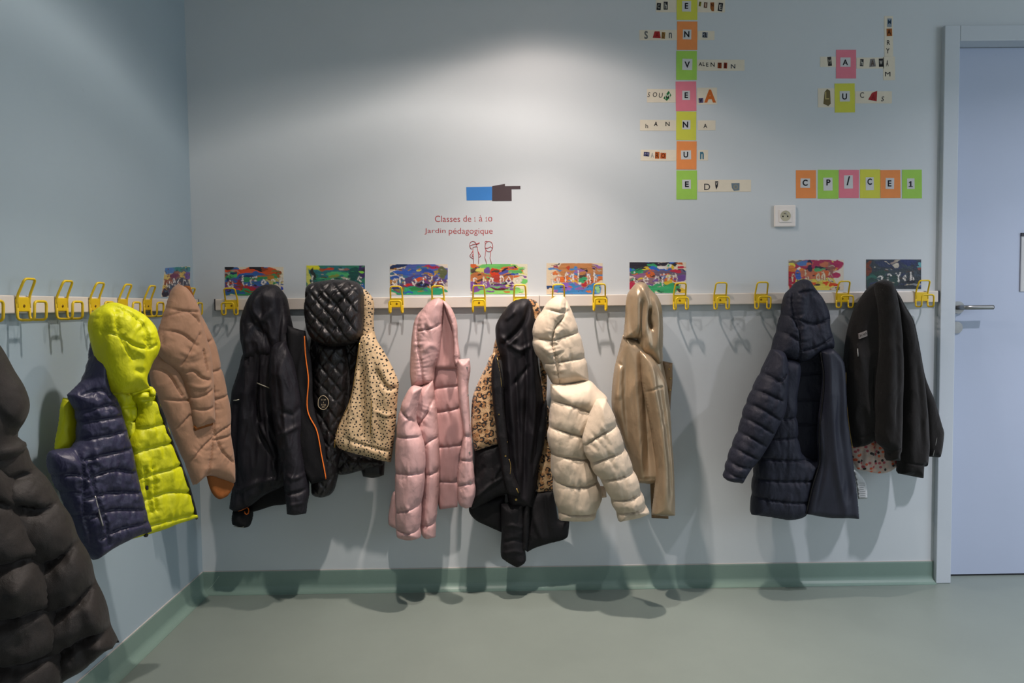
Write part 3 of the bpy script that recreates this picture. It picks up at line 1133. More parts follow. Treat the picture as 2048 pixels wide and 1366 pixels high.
F = [(i * 32 + j, (i + 1) * 32 + j, (i + 1) * 32 + (j + 1) % 32, i * 32 + (j + 1) % 32) for i in range(len(rings) - 1) for j in range(32)]
F.append([(len(rings) - 1) * 32 + j for j in range(32)])
wl.add(V, F)
w_o = wl.build('socket_well', plain('well_plastic', 'b9b49c', 0.4), t)
for sx in (-1, 1):
    MB().disc((cx_ + sx * 0.0093 - 0.001, -0.0138, cz_ - 0.002), (0, -1, 0), 0.0028, 0.0004, 12).build('pin_hole', M_hole, w_o)
MB().disc((cx_ - 0.002, -0.0138, cz_ + 0.0095), (0, -1, 0), 0.0028, 0.008, 12).build('earth_pin', M_steel, w_o)

# ------------------------------------------------------------------ painted name cards
M_paint, _nt, _b = new_mat('poster_paint')
_at = _nt.nodes.new('ShaderNodeAttribute')
_at.attribute_name = 'paint'
_nt.links.new(_at.outputs['Color'], _b.inputs['Base Color'])
_b.inputs['Roughness'].default_value = 0.38
_b.inputs['Specular IOR Level'].default_value = 0.4
bump(_nt, _b, noise_tex(_nt, 160, 3), 0.25, 0.003)

GL = {'a': [[(.9, .3), (.5, .15), (.15, .5), (.4, .95), (.85, .7), (.9, .2), (.95, 1)]], 'l': [[(.4, -.2), (.35, .6), (.6, 1), (1, .9)]],
      'n': [[(.1, 1), (.15, .1), (.5, .1), (.85, .4), (.9, 1)]], 'o': [[(.5, .1), (.1, .5), (.5, .95), (.9, .5), (.5, .1)]],
      'A': [[(0, 1), (.5, 0), (1, 1)], [(.2, .65), (.8, .65)]], 'y': [[(.1, .1), (.5, .55)], [(.9, 0), (.5, .55), (.55, 1.5)]],
      'r': [[(.2, 1), (.25, .1), (.6, .05), (.95, .25)]], 'e': [[(.1, .55), (.9, .5), (.5, .05), (.1, .5), (.5, 1), (.9, .85)]],
      'h': [[(.1, -.2), (.15, 1), (.3, .5), (.7, .4), (.85, 1)]], 's': [[(.9, .1), (.4, .05), (.2, .35), (.8, .65), (.6, 1), (.1, .9)]],
      'L': [[(.15, -.3), (.1, .95), (.5, 1.05), (.95, .85)]], 'm': [[(0, 1), (.1, .1), (.4, .2), (.5, .9), (.6, .2), (.9, .2), (1, 1)]], 'F': [[(.2, 1), (.2, -.1), (.9, -.2)], [(.2, .4), (.8, .35)]]}


def paint(seed, bg, base, strokes, glyphs, palette, n_rand=26, gy=(.42, .68), gcol='e4e0da', W=118, H=62):
    rs = np.random.RandomState(seed)
    X, Y = np.meshgrid((np.arange(W) + .5) / W, (np.arange(H) + .5) / H)
    im = np.ones((H, W, 3)) * np.array(lin(bg))
    wx = .035 * fbm(X * 9, Y * 5, seed + 1)
    wy = .06 * fbm(X * 6, Y * 6, seed + 2)

    def blob(cx, cy, rx, ry, col, sh=1.0):
        nonlocal im
        d = ((X + wx - cx) / rx) ** 2 + ((Y + wy - cy) / ry) ** 2
        a = np.clip((1.08 - d) * 6, 0, 1)[..., None]
        c = np.array(lin(col)) * (1 + .16 * fbm(X * 4, Y * 26, seed + int(cx * 99) + 7))[..., None]
        im = im * (1 - a) + np.clip(c, 0, 1) * a
    for s in base:
        blob(*s)
    x0, y0, x1, y1 = min(s[0] - s[2] for s in base), min(s[1] - s[3] for s in base), max(s[0] + s[2] for s in base), max(s[1] + s[3] for s in base)
    for i in range(n_rand):
        blob(rs.uniform(max(x0, 0), min(x1, 1) - .05), rs.uniform(.05, .95), rs.uniform(.03, .12), rs.uniform(.02, .07), palette[rs.randint(len(palette))])
    for s in strokes:
        blob(*s)
    for i in range(46):
        blob(rs.uniform(max(x0, 0.02), min(x1, .98)), rs.uniform(.03, .97), rs.uniform(.015, .07), rs.uniform(.008, .03), (palette + ['2a2630', 'a8a090', '4a3a34'])[rs.randint(len(palette) + 3)])
    asp = W / H

    def line(P, wd, col):
        nonlocal im
        Q = np.stack([X.ravel() * asp, Y.ravel()], 1)
        P = np.array([(a * asp, b) for a, b in P])
        d, _, _ = seg_dist(Q, P[:-1], P[1:])
        d = d.reshape(H, W) + .012 * vnoise(X * 50, Y * 30, seed)
        gap = np.clip(1.1 + 1.5 * fbm(X * 22, Y * 14, seed + 3), 0, 1)
        d = d + .02 * vnoise(X * 70, Y * 44, seed + 8)
        for off, c in ((wd * 1.6, '24201f'), (wd, col)):
            a = (np.clip((off - d) / .02 + .5, 0, 1) * gap)[..., None] * (.5 if c == '24201f' else .9)
            im = im * (1 - a) + np.array(lin(c)) * a
    n = len(glyphs)
    for gi, (g, gx0, gx1) in enumerate(glyphs):
        yo = rs.uniform(-.05, .05)
        for L in GL[g]:
            line([(gx0 + a * (gx1 - gx0), gy[0] + yo + b * (gy[1] - gy[0])) for a, b in L], .021, gcol)
    return np.clip(im, 0, 1)


def name_card(label, im, P00, P10, P01, P11, nrm):
    """P00 top-left ... world corners; im rows run downwards"""
    H, W, _ = im.shape
    P00, P10, P01, P11, nrm = [np.array(p, float) for p in (P00, P10, P01, P11, nrm)]
    V, cols = [], []
    for j in range(H):
        for i in range(W):
            a, b = i / (W - 1), j / (H - 1)
            V.append((1 - b) * ((1 - a) * P00 + a * P10) + b * ((1 - a) * P01 + a * P11) + nrm * 0.0012)
            cols.append(im[j, i])
    F = [(j * W + i, (j + 1) * W + i, (j + 1) * W + i + 1, j * W + i + 1) for j in range(H - 1) for i in range(W - 1)]
    n = len(V)
    rim = [i for i in range(W)] + [j * W + W - 1 for j in range(1, H)] + [(H - 1) * W + i for i in range(W - 2, -1, -1)] + [j * W for j in range(H - 2, 0, -1)]
    for k in rim:
        V.append(V[k] - nrm * 0.0012)
        cols.append(np.array(lin('d8d0c0')))
    m = len(rim)
    F += [(rim[k], rim[(k + 1) % m], n + (k + 1) % m, n + k) for k in range(m)]
    F.append([n + k for k in range(m)][::-1])
    o = mesh_obj('name_card', V, F, M_paint, None, False, None, np.array(cols))
    return tag(o, label, 'painted card', 'painted name cards above the rails')


def card_back(label, px, im):
    x0, y0, x1, y1 = px
    name_card(label, im, at_y(x0, y0, 0), at_y(x1, y0, 0), at_y(x0, y1, 0), at_y(x1, y1, 0), (0, -1, 0))


OR, RB, BL, GR, NV, PU, YE, RD, TL, BK, WH, OL = 'cc4a1e', '8a3a1c', '2f5c9c', '2f8a58', '1f2a5c', '6c3a78', 'd8c43c', 'b02838', '2a7a80', '1c1a22', 'd8d4cc', '8a8040'
im = paint(11, 'd8cdb4', [(.42, .25, .52, .2, OR), (.35, .6, .42, .35, BL), (.62, .36, .3, .14, 'a05a1c'), (.4, .9, .4, .12, GR)],
           [(.06, .06, .1, .08, BK), (.55, .08, .13, .07, BK), (.3, .2, .12, .1, 'd04a20'), (.75, .16, .12, .12, 'c8501c'), (.9, .22, .06, .09, '9a4418'), (.12, .28, .1, .08, '4aa860'), (.35, .28, .12, .05, BL), (.55, .27, .12, .08, '2f5ca0'),
            (.68, .42, .16, .07, 'b0701c'), (.62, .46, .1, .06, GR), (.82, .5, .14, .07, 'b8ac60'), (.25, .55, .06, .12, '8a2c1c'), (.45, .75, .1, .05, RD), (.1, .72, .1, .07, PU), (.12, .88, .1, .08, BL), (.95, .74, .05, .06, '3048b0')],
           [('a', .04, .14), ('l', .26, .38), ('F', .42, .56), ('o', .62, .7), ('r', .78, .86), ('y', .9, .98)], [OR, BL, GR, PU, RB, NV])
card_back('painted name card with an orange and black top, just right of the room corner', (450, 534, 567, 591), im)
im = paint(12, '2f7a5c', [(.5, .5, .6, .6, '2a7458'), (.5, .2, .5, .2, '2a6a70')],
           [(.1, .06, .12, .1, 'd0cc28'), (.02, .5, .04, .5, 'c8c860'), (.12, .5, .05, .4, '28302c'), (.3, .12, .1, .06, 'a0522c'), (.4, .12, .07, .06, 'b83c1e'), (.65, .12, .1, .05, '8a5a50'), (.55, .28, .2, .06, '4aa868'), (.5, .36, .1, .05, '7a8a3c'),
            (.82, .3, .1, .28, '1c4c44'), (.95, .15, .06, .25, '3a2c5c'), (.94, .2, .03, .04, '7ac040'), (.97, .8, .05, .25, '2f5c9c')],
           [('l', .08, .14), ('n', .42, .5), ('a', .66, .74), ('s', .86, .95)], ['2f8a58', '1f6a50', '2a7a80', '1f4c5c', '4a9a60'])
card_back('green painted name card behind the black quilted hood', (613, 531, 730, 590), im)
im = paint(13, 'd8cbb8', [(.6, .3, .5, .32, '4a5aa0'), (.55, .6, .45, .25, '50406c'), (.5, .9, .5, .14, '2f9a70')],
           [(.15, .05, .16, .05, '1f3058'), (.25, .25, .2, .07, '2f56a8'), (.62, .22, .12, .08, '2a4a98'), (.75, .08, .2, .04, 'a02848'), (.9, .25, .08, .2, '5a6040'), (.5, .52, .08, .07, 'c8501e'), (.35, .68, .12, .05, 'c02c28'), (.62, .68, .2, .05, '1f2030'),
            (.7, .3, .08, .05, 'c0882c'), (.5, .22, .05, .03, 'c8c050'), (.84, .58, .1, .06, '9a4a1c'), (.5, .82, .14, .06, '2a7a40'), (.1, .8, .06, .05, '26306c'), (.96, .95, .05, .04, WH)],
           [('a', .04, .12), ('n', .16, .27), ('o', .37, .47), ('r', .56, .63), ('y', .66, .73), ('A', .77, .94)], ['2f56a8', '6c3a78', 'b0782c', '3a6a8a', '8a7a3c'])
card_back('blue and purple painted name card with two yellow hooks over it', (780, 528.5, 895.5, 589.5), im)
im = paint(14, 'd8d2b8', [(.4, .2, .55, .2, '6ab860'), (.35, .45, .4, .25, 'b06a3c'), (.35, .75, .4, .2, '7a4a94'), (.5, .93, .45, .12, '86c868')],
           [(.08, .2, .1, .08, '5a4a38'), (.2, .2, .12, .07, 'd0cc60'), (.3, .2, .05, .1, '6c4a90'), (.42, .25, .08, .12, 'c83c1e'), (.65, .18, .2, .06, 'c8602c'), (.56, .26, .1, .06, '4a50a0'), (.45, .45, .08, .1, 'a83c30'), (.8, .3, .14, .05, '5aa85a'),
            (.72, .38, .1, .04, '3a4aa0'), (.5, .84, .15, .05, '5c2c24'), (.55, .62, .2, .06, '5a2f78'), (.1, .55, .1, .08, 'c8783c'), (.93, .55, .06, .06, '6ab860')],
           [('r', .05, .12), ('h', .22, .29), ('a', .32, .4), ('n', .52, .58), ('o', .61, .72), ('e', .8, .9)], ['6ab860', 'c8602c', '7a4a94', 'd0cc60'], 14)
card_back('green and purple painted name card below the outline drawings', (941, 528, 1055, 588), im)
im = paint(15, 'd4c4a8', [(.62, .25, .45, .28, 'b07848'), (.6, .55, .45, .16, 'c86c34'), (.55, .85, .45, .2, '3f80b8')],
           [(.16, .15, .05, .06, '8a3058'), (.38, .14, .05, .07, 'a83c24'), (.6, .3, .1, .1, '8a60a0'), (.62, .32, .06, .06, 'b07848'), (.66, .5, .07, .1, '3a9a68'), (.45, .6, .1, .05, 'd8a82c'), (.35, .78, .1, .1, '8a60c0'), (.7, .66, .12, .05, 'b02c38'),
            (.9, .85, .06, .08, '8ac088'), (.08, .8, .06, .05, '26406c'), (.3, .56, .12, .06, 'd86c2c')],
           [('l', .08, .15), ('o', .18, .24), ('r', .33, .38), ('a', .42, .48), ('L', .56, .62), ('n', .72, .78), ('h', .84, .9)], ['c86c34', 'b07848', '3f80b8', '8a60a0'], 12, gy=(.32, .62))
card_back('orange and sky blue painted name card above the cream puffer', (1093, 526.5, 1205, 588), im)
im = paint(16, 'd8cdb8', [(.35, .1, .42, .12, '2a2630'), (.5, .35, .52, .14, '6a5a70'), (.4, .55, .42, .12, '8a6a70'), (.6, .82, .3, .16, '3aa068')],
           [(.15, .28, .12, .08, '2f8a58'), (.3, .25, .1, .05, 'd0b030'), (.45, .24, .12, .06, '2f60b8'), (.62, .14, .12, .06, WH), (.8, .08, .08, .06, '2a2630'), (.8, .28, .1, .06, 'b82840'), (.9, .5, .07, .13, '6c4a90'), (.35, .42, .1, .08, 'c8602c'),
            (.62, .5, .08, .06, '3a60b0'), (.05, .75, .08, .14, 'b02848'), (.7, .5, .05, .05, 'd8cc60'), (.18, .42, .1, .05, '8a5a80'), (.92, .18, .05, .03, 'b82840')],
           [('L', .08, .14), ('e', .24, .34), ('a', .42, .52), ('y', .54, .62), ('o', .64, .72), ('n', .76, .84)], ['2f60b8', 'c8602c', '6c4a90', '3aa068', 'd0b030'], 14, gy=(.4, .66))
card_back('painted name card with a black top edge and green patch, behind the gold jacket', (1259, 524.5, 1372, 586), im)
im = paint(17, 'd0c8b8', [(.55, .2, .45, .22, 'a02c50'), (.4, .5, .45, .2, 'b86a4c'), (.4, .82, .48, .2, 'd8c858'), (.05, .6, .08, .42, 'b02030')],
           [(.15, .06, .15, .08, '7a6a5c'), (.3, .1, .12, .06, '4a70a8'), (.06, .17, .08, .07, 'd8cc48'), (.15, .28, .2, .05, 'd07a30'), (.18, .48, .06, .2, '3a5aa8'), (.37, .2, .04, .22, '2c2440'), (.55, .3, .1, .08, '50a068'), (.58, .24, .1, .05, '2c2a38'), (.76, .25, .08, .2, '8a5a50'),
            (.84, .1, .12, .1, '9a2450'), (.84, .5, .1, .1, 'a02850'), (.6, .5, .14, .08, 'c8602c'), (.55, .78, .2, .05, 'd0501e'), (.85, .82, .1, .06, 'd04a20'), (.77, .66, .08, .08, 'd8cc60'), (.78, .7, .03, .03, '3a4a90'), (.57, .78, .06, .05, 'c8c84a'), (.22, .25, .04, .05, WH)],
           [('r', .06, .12), ('h', .3, .38), ('a', .5, .56), ('n', .6, .66), ('e', .7, .8)], ['b86a4c', 'd07a30', 'a02c50', 'd8c858'], 14, gcol='d8ceb0')
card_back('crimson and yellow painted name card behind the navy hood', (1577, 519.5, 1687, 580), im)
im = paint(18, '2c343c', [(.5, .4, .6, .5, '30383f'), (.6, .15, .45, .15, '2c3550'), (.3, .7, .3, .3, '28403c')],
           [(.03, .3, .05, .25, '6a3420'), (.5, .08, .06, .05, '8a7a70'), (.52, .2, .05, .05, 'b8b0a0'), (.96, .2, .04, .05, '5a9aa0'), (.96, .3, .04, .05, '8a4a44'), (.75, .1, .15, .08, '26305c'), (.1, .62, .12, .06, '2c5c50'), (.85, .75, .12, .06, '1c1c24'), (.9, .88, .1, .05, '7a8088'), (.98, .85, .02, .12, '2f4a9c')],
           [('a', .2, .3), ('r', .38, .46), ('y', .54, .63), ('o', .67, .73), ('h', .8, .87)], ['30383f', '28323c', '3a4650', '2c3550'], 22, gy=(.48, .68))
card_back('dark slate painted name card with white letters, behind the black zip jacket', (1732, 519, 1842, 578), im)
im = paint(19, 'c8bfa8', [(.5, .1, .5, .14, '3a7a8a'), (.5, .35, .5, .25, '8a5a4c'), (.5, .7, .5, .3, '4a4a58')],
           [(.15, .08, .2, .1, '4a78b0'), (.7, .06, .3, .07, '2f8078'), (.1, .3, .14, .1, 'c8b060'), (.35, .28, .16, .1, '6a2c4c'), (.9, .3, .12, .14, '6c4a8a'), (.65, .25, .1, .06, 'c8a850'), (.12, .85, .12, .12, '201c30'), (.2, .5, .16, .1, '8a4a2c'), (.7, .5, .2, .1, '3a3a4a')],
           [('a', .1, .24), ('e', .28, .45), ('o', .5, .66), ('n', .7, .9)], ['8a5a4c', '4a4a58', '6a2c4c', '3a5a70', 'c8a850'], 22)
p00, p10, p01, p11 = at_x(330, 536, 0), at_x(380, 532, 0), at_x(322, 594, 0), at_x(379, 592, 0)
name_card('small painted name card on the side wall above the tan coat', im, p00, p10, p01, p11, (1, 0, 0))

# ------------------------------------------------------------------ coats
F_fore = fabric('black_matte_puffer', '26221f', 0.6, 0.28, 0.6, 18, 0.4, sheen=0.05, crease=0.22)
F_navyv = fabric('navy_down_nylon', '303048', 0.42, 0.4, 0.5, 34, 0.1)
F_yelv = fabric('lime_yellow_nylon', 'c6c80c', 0.5, 0.35, 0.5, 30, 0.1)
F_tan = fabric('tan_padded_cloth', 'a68066', 0.7, 0.25, 0.4, 26, 0.2, sheen=0.15)
F_brown = fabric('rust_brown_lining', '8a5228', 0.75, 0.2, 0.3, 40)
F_rain = fabric('black_rain_nylon', '1b191f', 0.55, 0.3, 0.6, 26, 0.05, stretch=(1, 1, 0.4), crease=0.3)
F_rainl = fabric('black_rain_lining', '121114', 0.7, 0.25, 0.3, 26, 0.1)
F_quilt = fabric('black_quilted_satin', '1b1718', 0.4, 0.5, 0.55, 40, 0.1)
F_blkmat = fabric('black_cotton', '161516', 0.75, 0.22, 0.35, 30, 0.2)
F_dots = dotted_mat()
F_pink = fabric('dusty_pink_nylon', 'c29c99', 0.45, 0.4, 0.45, 26, 0.08)
F_pinkl = fabric('dusty_pink_lining', 'b68d8a', 0.5, 0.35, 0.3, 22, 0.05, stretch=(1, 1, 0.3))
F_park = fabric('black_parka_twill', '131215', 0.65, 0.28, 0.5, 26, 0.15)
F_parkl = fabric('black_satin_lining', '141217', 0.6, 0.28, 0.5, 16, 0.03, stretch=(1, 1, 0.3))
F_leo = leopard_mat()
F_cream = fabric('cream_puffer_cloth', 'c6b6a0', 0.62, 0.3, 0.35, 26, 0.12, sheen=0.1)
F_goldc = fabric('bronze_leatherette', 'ab977c', 0.38, 0.5, 0.45, 26, 0.1, metal=0.45, stretch=(1, 1, 0.4), crease=0.25)
F_goldd = fabric('bronze_darker_leatherette', '7a6145', 0.5, 0.4, 0.3, 30, 0.1, metal=0.3)  # darker, less metallic bronze for the rear sleeve and front facing
F_navy = fabric('dark_navy_puffer', '232532', 0.6, 0.3, 0.5, 30, 0.2)
F_navyl = fabric('dark_navy_lining', '252733', 0.5, 0.35, 0.35, 14, 0.05, stretch=(1, 1, 0.3))
F_jers = fabric('black_jersey', '1f1d1c', 0.85, 0.2, 0.3, 40, 0.4, sheen=0.1)
F_flor = floral_mat()
M_tape = plain('black_zip_tape', '131214', 0.6)
M_refl = plain('reflective_strip', 'b8b4a2', 0.4)


def garment(name, label, cat, pl, px, m=0.05):
    q = pl.uv(px[0], px[1], m)
    return thing(name, label, cat, pl.p3(q[0], q[1], m))


# ---- pink padded coat
g = garment('padded_coat', 'dusty pink padded coat with hood, hanging open between the dotted lining and the leopard parka', 'coat', BACK, (878, 605))
S = pillow('back_panel', g, F_pinkl, BACK, .06, .012, .03, [(866, 726), (917, 730), (921, 815), (928, 874), (919, 925), (915, 1014), (879, 1019), (870, 980), (866, 857), (864, 772)], ew=.02,
           seams=[[(866, 779), (884, 775), (917, 772)], [(866, 826), (890, 822), (922, 816)], [(870, 894), (895, 893), (924, 889)], [(872, 961), (895, 964), (924, 964)]], puff=0.0072, lam=.03, sg=.004, pucker=.004, wr=.003, seed=1)
pillow('hood_lining', g, F_pinkl, BACK, .075, .012, .03, [(879, 600), (892, 606), (904, 622), (912, 650), (915, 690), (918, 738), (868, 738), (872, 700), (880, 660), (882, 624)], ew=.02, wr=.002,
       folds=[([(886, 620), (890, 680), (888, 730)], -.006, .008), ([(900, 640), (903, 730)], .004, .008)], seed=2)
S = pillow('hood', g, F_pink, BACK, .085, .045, .05, [(824, 667), (830, 637), (845, 616), (862, 601), (878, 596), (888, 605), (887, 624), (884, 666), (878, 709), (870, 738), (866, 765), (845, 772), (823, 776), (820, 747), (821, 704)], ew=.055,
           seams=[[(843, 617), (834, 650), (836, 690), (843, 730), (846, 768)], [(884, 645), (868, 655), (836, 662)]], puff=0.0060, lam=.04, sg=.007, pucker=.007, wr=.003, seed=3, folds=[([(884, 700), (862, 690), (846, 702)], .005, .01)])
pillow('hood_edge', g, F_pink, BACK, .09, .022, .04, [(884, 599), (894, 606), (905, 620), (914, 646), (916, 680), (920, 716), (915, 738), (908, 722), (907, 690), (903, 655), (894, 628)], ew=.02, wr=.002, pucker=.004,
       seams=[[(900, 620), (909, 650), (911, 690), (913, 722)]], puff=0.0030, lam=.01, sg=.003, seed=4)
SB = pillow('body', g, F_pink, BACK, .10, .035, .06, [(838, 776), (866, 760), (871, 798), (875, 832), (878, 878), (879, 942), (877, 985), (874, 1030), (871, 1074), (850, 1076), (840, 1060), (842, 1000), (846, 940), (842, 890), (826, 850), (805, 826), (815, 800)], ew=.045,
            seams=[[(866, 800), (852, 830), (832, 854)], [(846, 892), (862, 880), (878, 876)], [(846, 950), (860, 948), (878, 944)], [(842, 1052), (858, 1050), (874, 1046)]], puff=0.0072, lam=.028, sg=.006, pucker=.006, wr=.003, seed=5)
pillow('sleeve', g, F_pink, BACK, .16, .045, .055, [(824, 772), (845, 774), (838, 800), (834, 836), (846, 872), (851, 910), (851, 945), (847, 985), (843, 1025), (842, 1074), (825, 1079), (806, 1078), (793, 1070), (791, 1019), (790, 980), (790, 921), (792, 870), (798, 823), (807, 798)], ew=.06,
       seams=[[(799, 822), (818, 838), (836, 852)], [(792, 876), (815, 874), (846, 876)], [(790, 948), (815, 947), (852, 948)], [(791, 1026), (815, 1020), (846, 1008)], [(794, 1062), (815, 1066), (842, 1060)]], puff=0.0084, lam=.035, sg=.006, pucker=.006, wr=.003, seed=6)
pillow('sleeve', g, F_pink, BACK, .06, .02, .03, [(786, 985), (796, 980), (800, 1060), (788, 1056), (777, 1048), (779, 1015)], ew=.03, wr=.004, seed=7)
S = pillow('front_flap', g, F_pink, BACK, .14, .03, .02, [(915, 719), (939, 717), (941, 738), (937, 772), (939, 815), (945, 900), (948, 942), (951, 985), (943, 1014), (930, 1016), (917, 1006), (914, 963), (918, 921), (926, 866), (919, 815), (915, 765)], ew=.035,
           seams=[[(916, 880), (930, 872), (944, 876)], [(914, 925), (928, 920), (948, 925)], [(914, 975), (930, 968), (951, 968)]], puff=0.0060, lam=.025, sg=.005, pucker=.005, wr=.003, folds=[([(928, 730), (927, 800), (936, 880), (938, 1000)], -.006, .006)], seed=8)
for y in (735, 790, 850, 905, 965):
    button_on('snap', g, M_silver, S, 934 + (y - 735) * .03, y, .004)

# ---- leopard parka
g = garment('parka', 'black hooded parka with leopard fleece panels, hanging open, its sleeve end lowest of all', 'coat', BACK, (1045, 610))
pillow('back_hem', g, F_park, BACK, .045, .02, .02, [(942, 1000), (1010, 990), (1006, 1066), (977, 1053), (951, 1040), (938, 1022)], ew=.03, wr=.004, seed=11)
pillow('hood_trim', g, F_leo, BACK, .055, .02, .03, [(1000, 650), (1008, 622), (1030, 602), (1060, 598), (1074, 604), (1082, 622), (1080, 650), (1060, 700), (1000, 720), (984, 720), (988, 690)], ew=.03, wr=.004, seed=12, label='leopard hood edge')
pillow('hood', g, F_parkl, BACK, .065, .045, .04, [(991, 668), (992, 650), (1004, 628), (1022, 606), (1040, 598), (1057, 599), (1065, 611), (1070, 632), (1073, 675), (1077, 730), (1086, 790), (1090, 850), (1082, 905), (1075, 960), (1066, 1014), (1040, 1014), (1018, 1012), (1010, 960), (1004, 900), (1002, 850), (1004, 780), (1001, 720), (994, 694)], ew=.05, wr=.005, wrs=(18, 5), seed=13, label='black satin hood and lining',
       folds=[([(1002, 690), (1026, 672), (1050, 640), (1058, 608)], -.016, .009), ([(1000, 672), (1018, 688), (1034, 672)], .012, .010), ([(1014, 700), (1022, 800), (1030, 900), (1040, 990)], .016, .012), ([(1048, 660), (1054, 760), (1050, 880), (1048, 990)], -.018, .009), ([(1010, 640), (1030, 622)], .008, .008),
              ([(1030, 720), (1036, 820), (1038, 940)], -.012, .008), ([(1066, 700), (1070, 800), (1060, 920)], .012, .009), ([(1022, 690), (1040, 700), (1060, 690)], .010, .008), ([(1026, 770), (1060, 730)], -.008, .007)])
pillow('leopard_panel', g, F_leo, BACK, .085, .025, .05, [(979, 714), (990, 704), (997, 760), (994, 830), (996, 888), (950, 902), (943, 866), (943, 815), (947, 788), (962, 752), (974, 728)], ew=.05, wr=.004, seed=15, label='leopard fleece front')
pillow('lower_front', g, F_park, BACK, .072, .025, .045, [(948, 897), (996, 886), (1011, 920), (1034, 966), (1040, 985), (1000, 992), (972, 1006), (947, 1018), (938, 1012), (940, 985), (948, 940)], ew=.04, wr=.005, seed=16,
       folds=[([(950, 995), (985, 965), (1005, 955)], .008, .006), ([(1000, 930), (985, 960)], .007, .008), ([(950, 960), (970, 930)], -.006, .01)])
SP = pillow('placket', g, F_park, BACK, .115, .016, .03, [(985, 722), (993, 706), (1004, 750), (1008, 815), (1015, 874), (1021, 925), (1029, 952), (1041, 985), (1034, 994), (1014, 984), (1000, 915), (989, 832), (983, 772)], ew=.015, wr=.004, seed=17)
pillow('sleeve', g, F_park, BACK, .075, .035, .04, [(1002, 1008), (1048, 1000), (1050, 1060), (1049, 1090), (1052, 1120), (1046, 1128), (1033, 1133), (1012, 1122), (1002, 1112), (1003, 1065)], ew=.04, wr=.005, seed=18,
       folds=[([(1004, 1052), (1025, 1048), (1048, 1056)], .006, .007), ([(1004, 1085), (1030, 1078), (1050, 1088)], -.006, .006), ([(1005, 1105), (1030, 1100), (1050, 1108)], .005, .006)])
pillow('leopard_panel', g, F_leo, BACK, .06, .02, .03, [(1084, 798), (1100, 820), (1110, 880), (1112, 965), (1108, 982), (1072, 985), (1074, 940), (1082, 890), (1086, 845)], ew=.04, wr=.004, seed=19, label='leopard fleece front')
pillow('leopard_panel', g, F_leo, BACK, .06, .015, .02, [(1074, 660), (1082, 664), (1090, 700), (1094, 760), (1092, 810), (1084, 800), (1080, 740)], ew=.02, wr=.003, seed=20, label='leopard shoulder edge')
S2 = pillow('lower_front', g, F_park, BACK, .06, .022, .03, [(1058, 985), (1108, 978), (1112, 1010), (1116, 1038), (1139, 1041), (1138, 1056), (1133, 1076), (1098, 1087), (1070, 1096), (1055, 1104), (1046, 1096), (1050, 1040)], ew=.04, wr=.005, seed=21,
            folds=[([(1062, 1000), (1070, 1040), (1085, 1080)], .006, .01), ([(1090, 990), (1096, 1070)], -.006, .008)])
SQ = pillow('placket', g, F_park, BACK, .085, .016, .03, [(1084, 815), (1093, 800), (1095, 832), (1088, 890), (1074, 942), (1062, 985), (1058, 1069), (1054, 1100), (1041, 1104), (1042, 1068), (1048, 1010), (1058, 962), (1067, 900)], ew=.015, wr=.004, seed=22)
strip_on('zip', g, M_gold, SP, [(994, 715), (1001, 752), (1003, 775)], .0014, .001, label='gold zip')
strip_on('zip', g, M_gold, SP, [(1018, 918), (1022, 930), (1020, 948)], .0014, .001, label='gold zip')
strip_on('zip', g, M_gold, SP, [(1033, 977), (1037, 986)], .0026, .001, label='gold zip')
strip_on('zip', g, M_gold, S2, [(1054, 1008), (1053, 1030), (1058, 1052), (1054, 1070), (1052, 1085)], .0016, .004, label='gold zip')
for px, py, r, sf in [(998, 829, .003, SP), (1014, 884, .003, SP), (1011, 912, .004, SP), (1032, 999, .005, SP), (1066, 923, .004, SQ), (1092, 836, .003, SQ), (1051, 1010, .004, SQ), (1042, 1095, .006, SQ)]:
    button_on('snap', g, M_gold, sf, px, py, r, label='gold snap button')

# ---- cream puffer
g = garment('puffer_jacket', 'cream puffer jacket with hood, between the leopard parka and the gold jacket', 'jacket', BACK, (1118, 605), .07)
pillow('hem_lining', g, fabric('beige_cuff', 'b09a84', 0.7), BACK, .06, .02, .02, [(1194, 972), (1212, 972), (1213, 994), (1199, 997)], ew=.02)
pillow('hood', g, F_cream, BACK, .13, .055, .05, [(1064, 681), (1067, 651), (1081, 622), (1100, 600), (1118, 590), (1131, 594), (1141, 615), (1151, 641), (1160, 666), (1167, 695), (1173, 721), (1178, 763), (1151, 767), (1111, 772), (1091, 743), (1077, 717), (1069, 703)], ew=.06,
       seams=[[(1076, 622), (1095, 619), (1118, 624), (1132, 624)], [(1064, 677), (1085, 679), (1106, 680), (1130, 672), (1160, 664)], [(1080, 727), (1105, 726), (1135, 720), (1174, 715)], [(1133, 598), (1128, 630), (1110, 655), (1104, 685), (1112, 720), (1120, 768)]], puff=0.0109, lam=.032, sg=.006, pucker=.006, wr=.003, seed=31,
       folds=[([(1080, 690), (1100, 705), (1116, 700)], .006, .01)])
pillow('body', g, F_cream, BACK, .155, .06, .045, [(1101, 768), (1140, 766), (1178, 761), (1197, 778), (1215, 798), (1206, 830), (1186, 870), (1180, 905), (1195, 950), (1204, 992), (1198, 1012), (1187, 1037), (1150, 1041), (1118, 1039), (1109, 999), (1103, 955), (1100, 911), (1094, 867), (1099, 823)], ew=.07,
       seams=[[(1101, 804), (1130, 807), (1160, 816), (1192, 830)], [(1095, 856), (1120, 860), (1150, 868), (1178, 874)], [(1099, 912), (1130, 913), (1160, 918), (1190, 922)], [(1104, 964), (1140, 971), (1170, 972), (1200, 966)], [(1114, 1027), (1150, 1030), (1192, 1029)]], puff=0.0150, lam=.04, sg=.007, pucker=.007, wr=.003, seed=32)
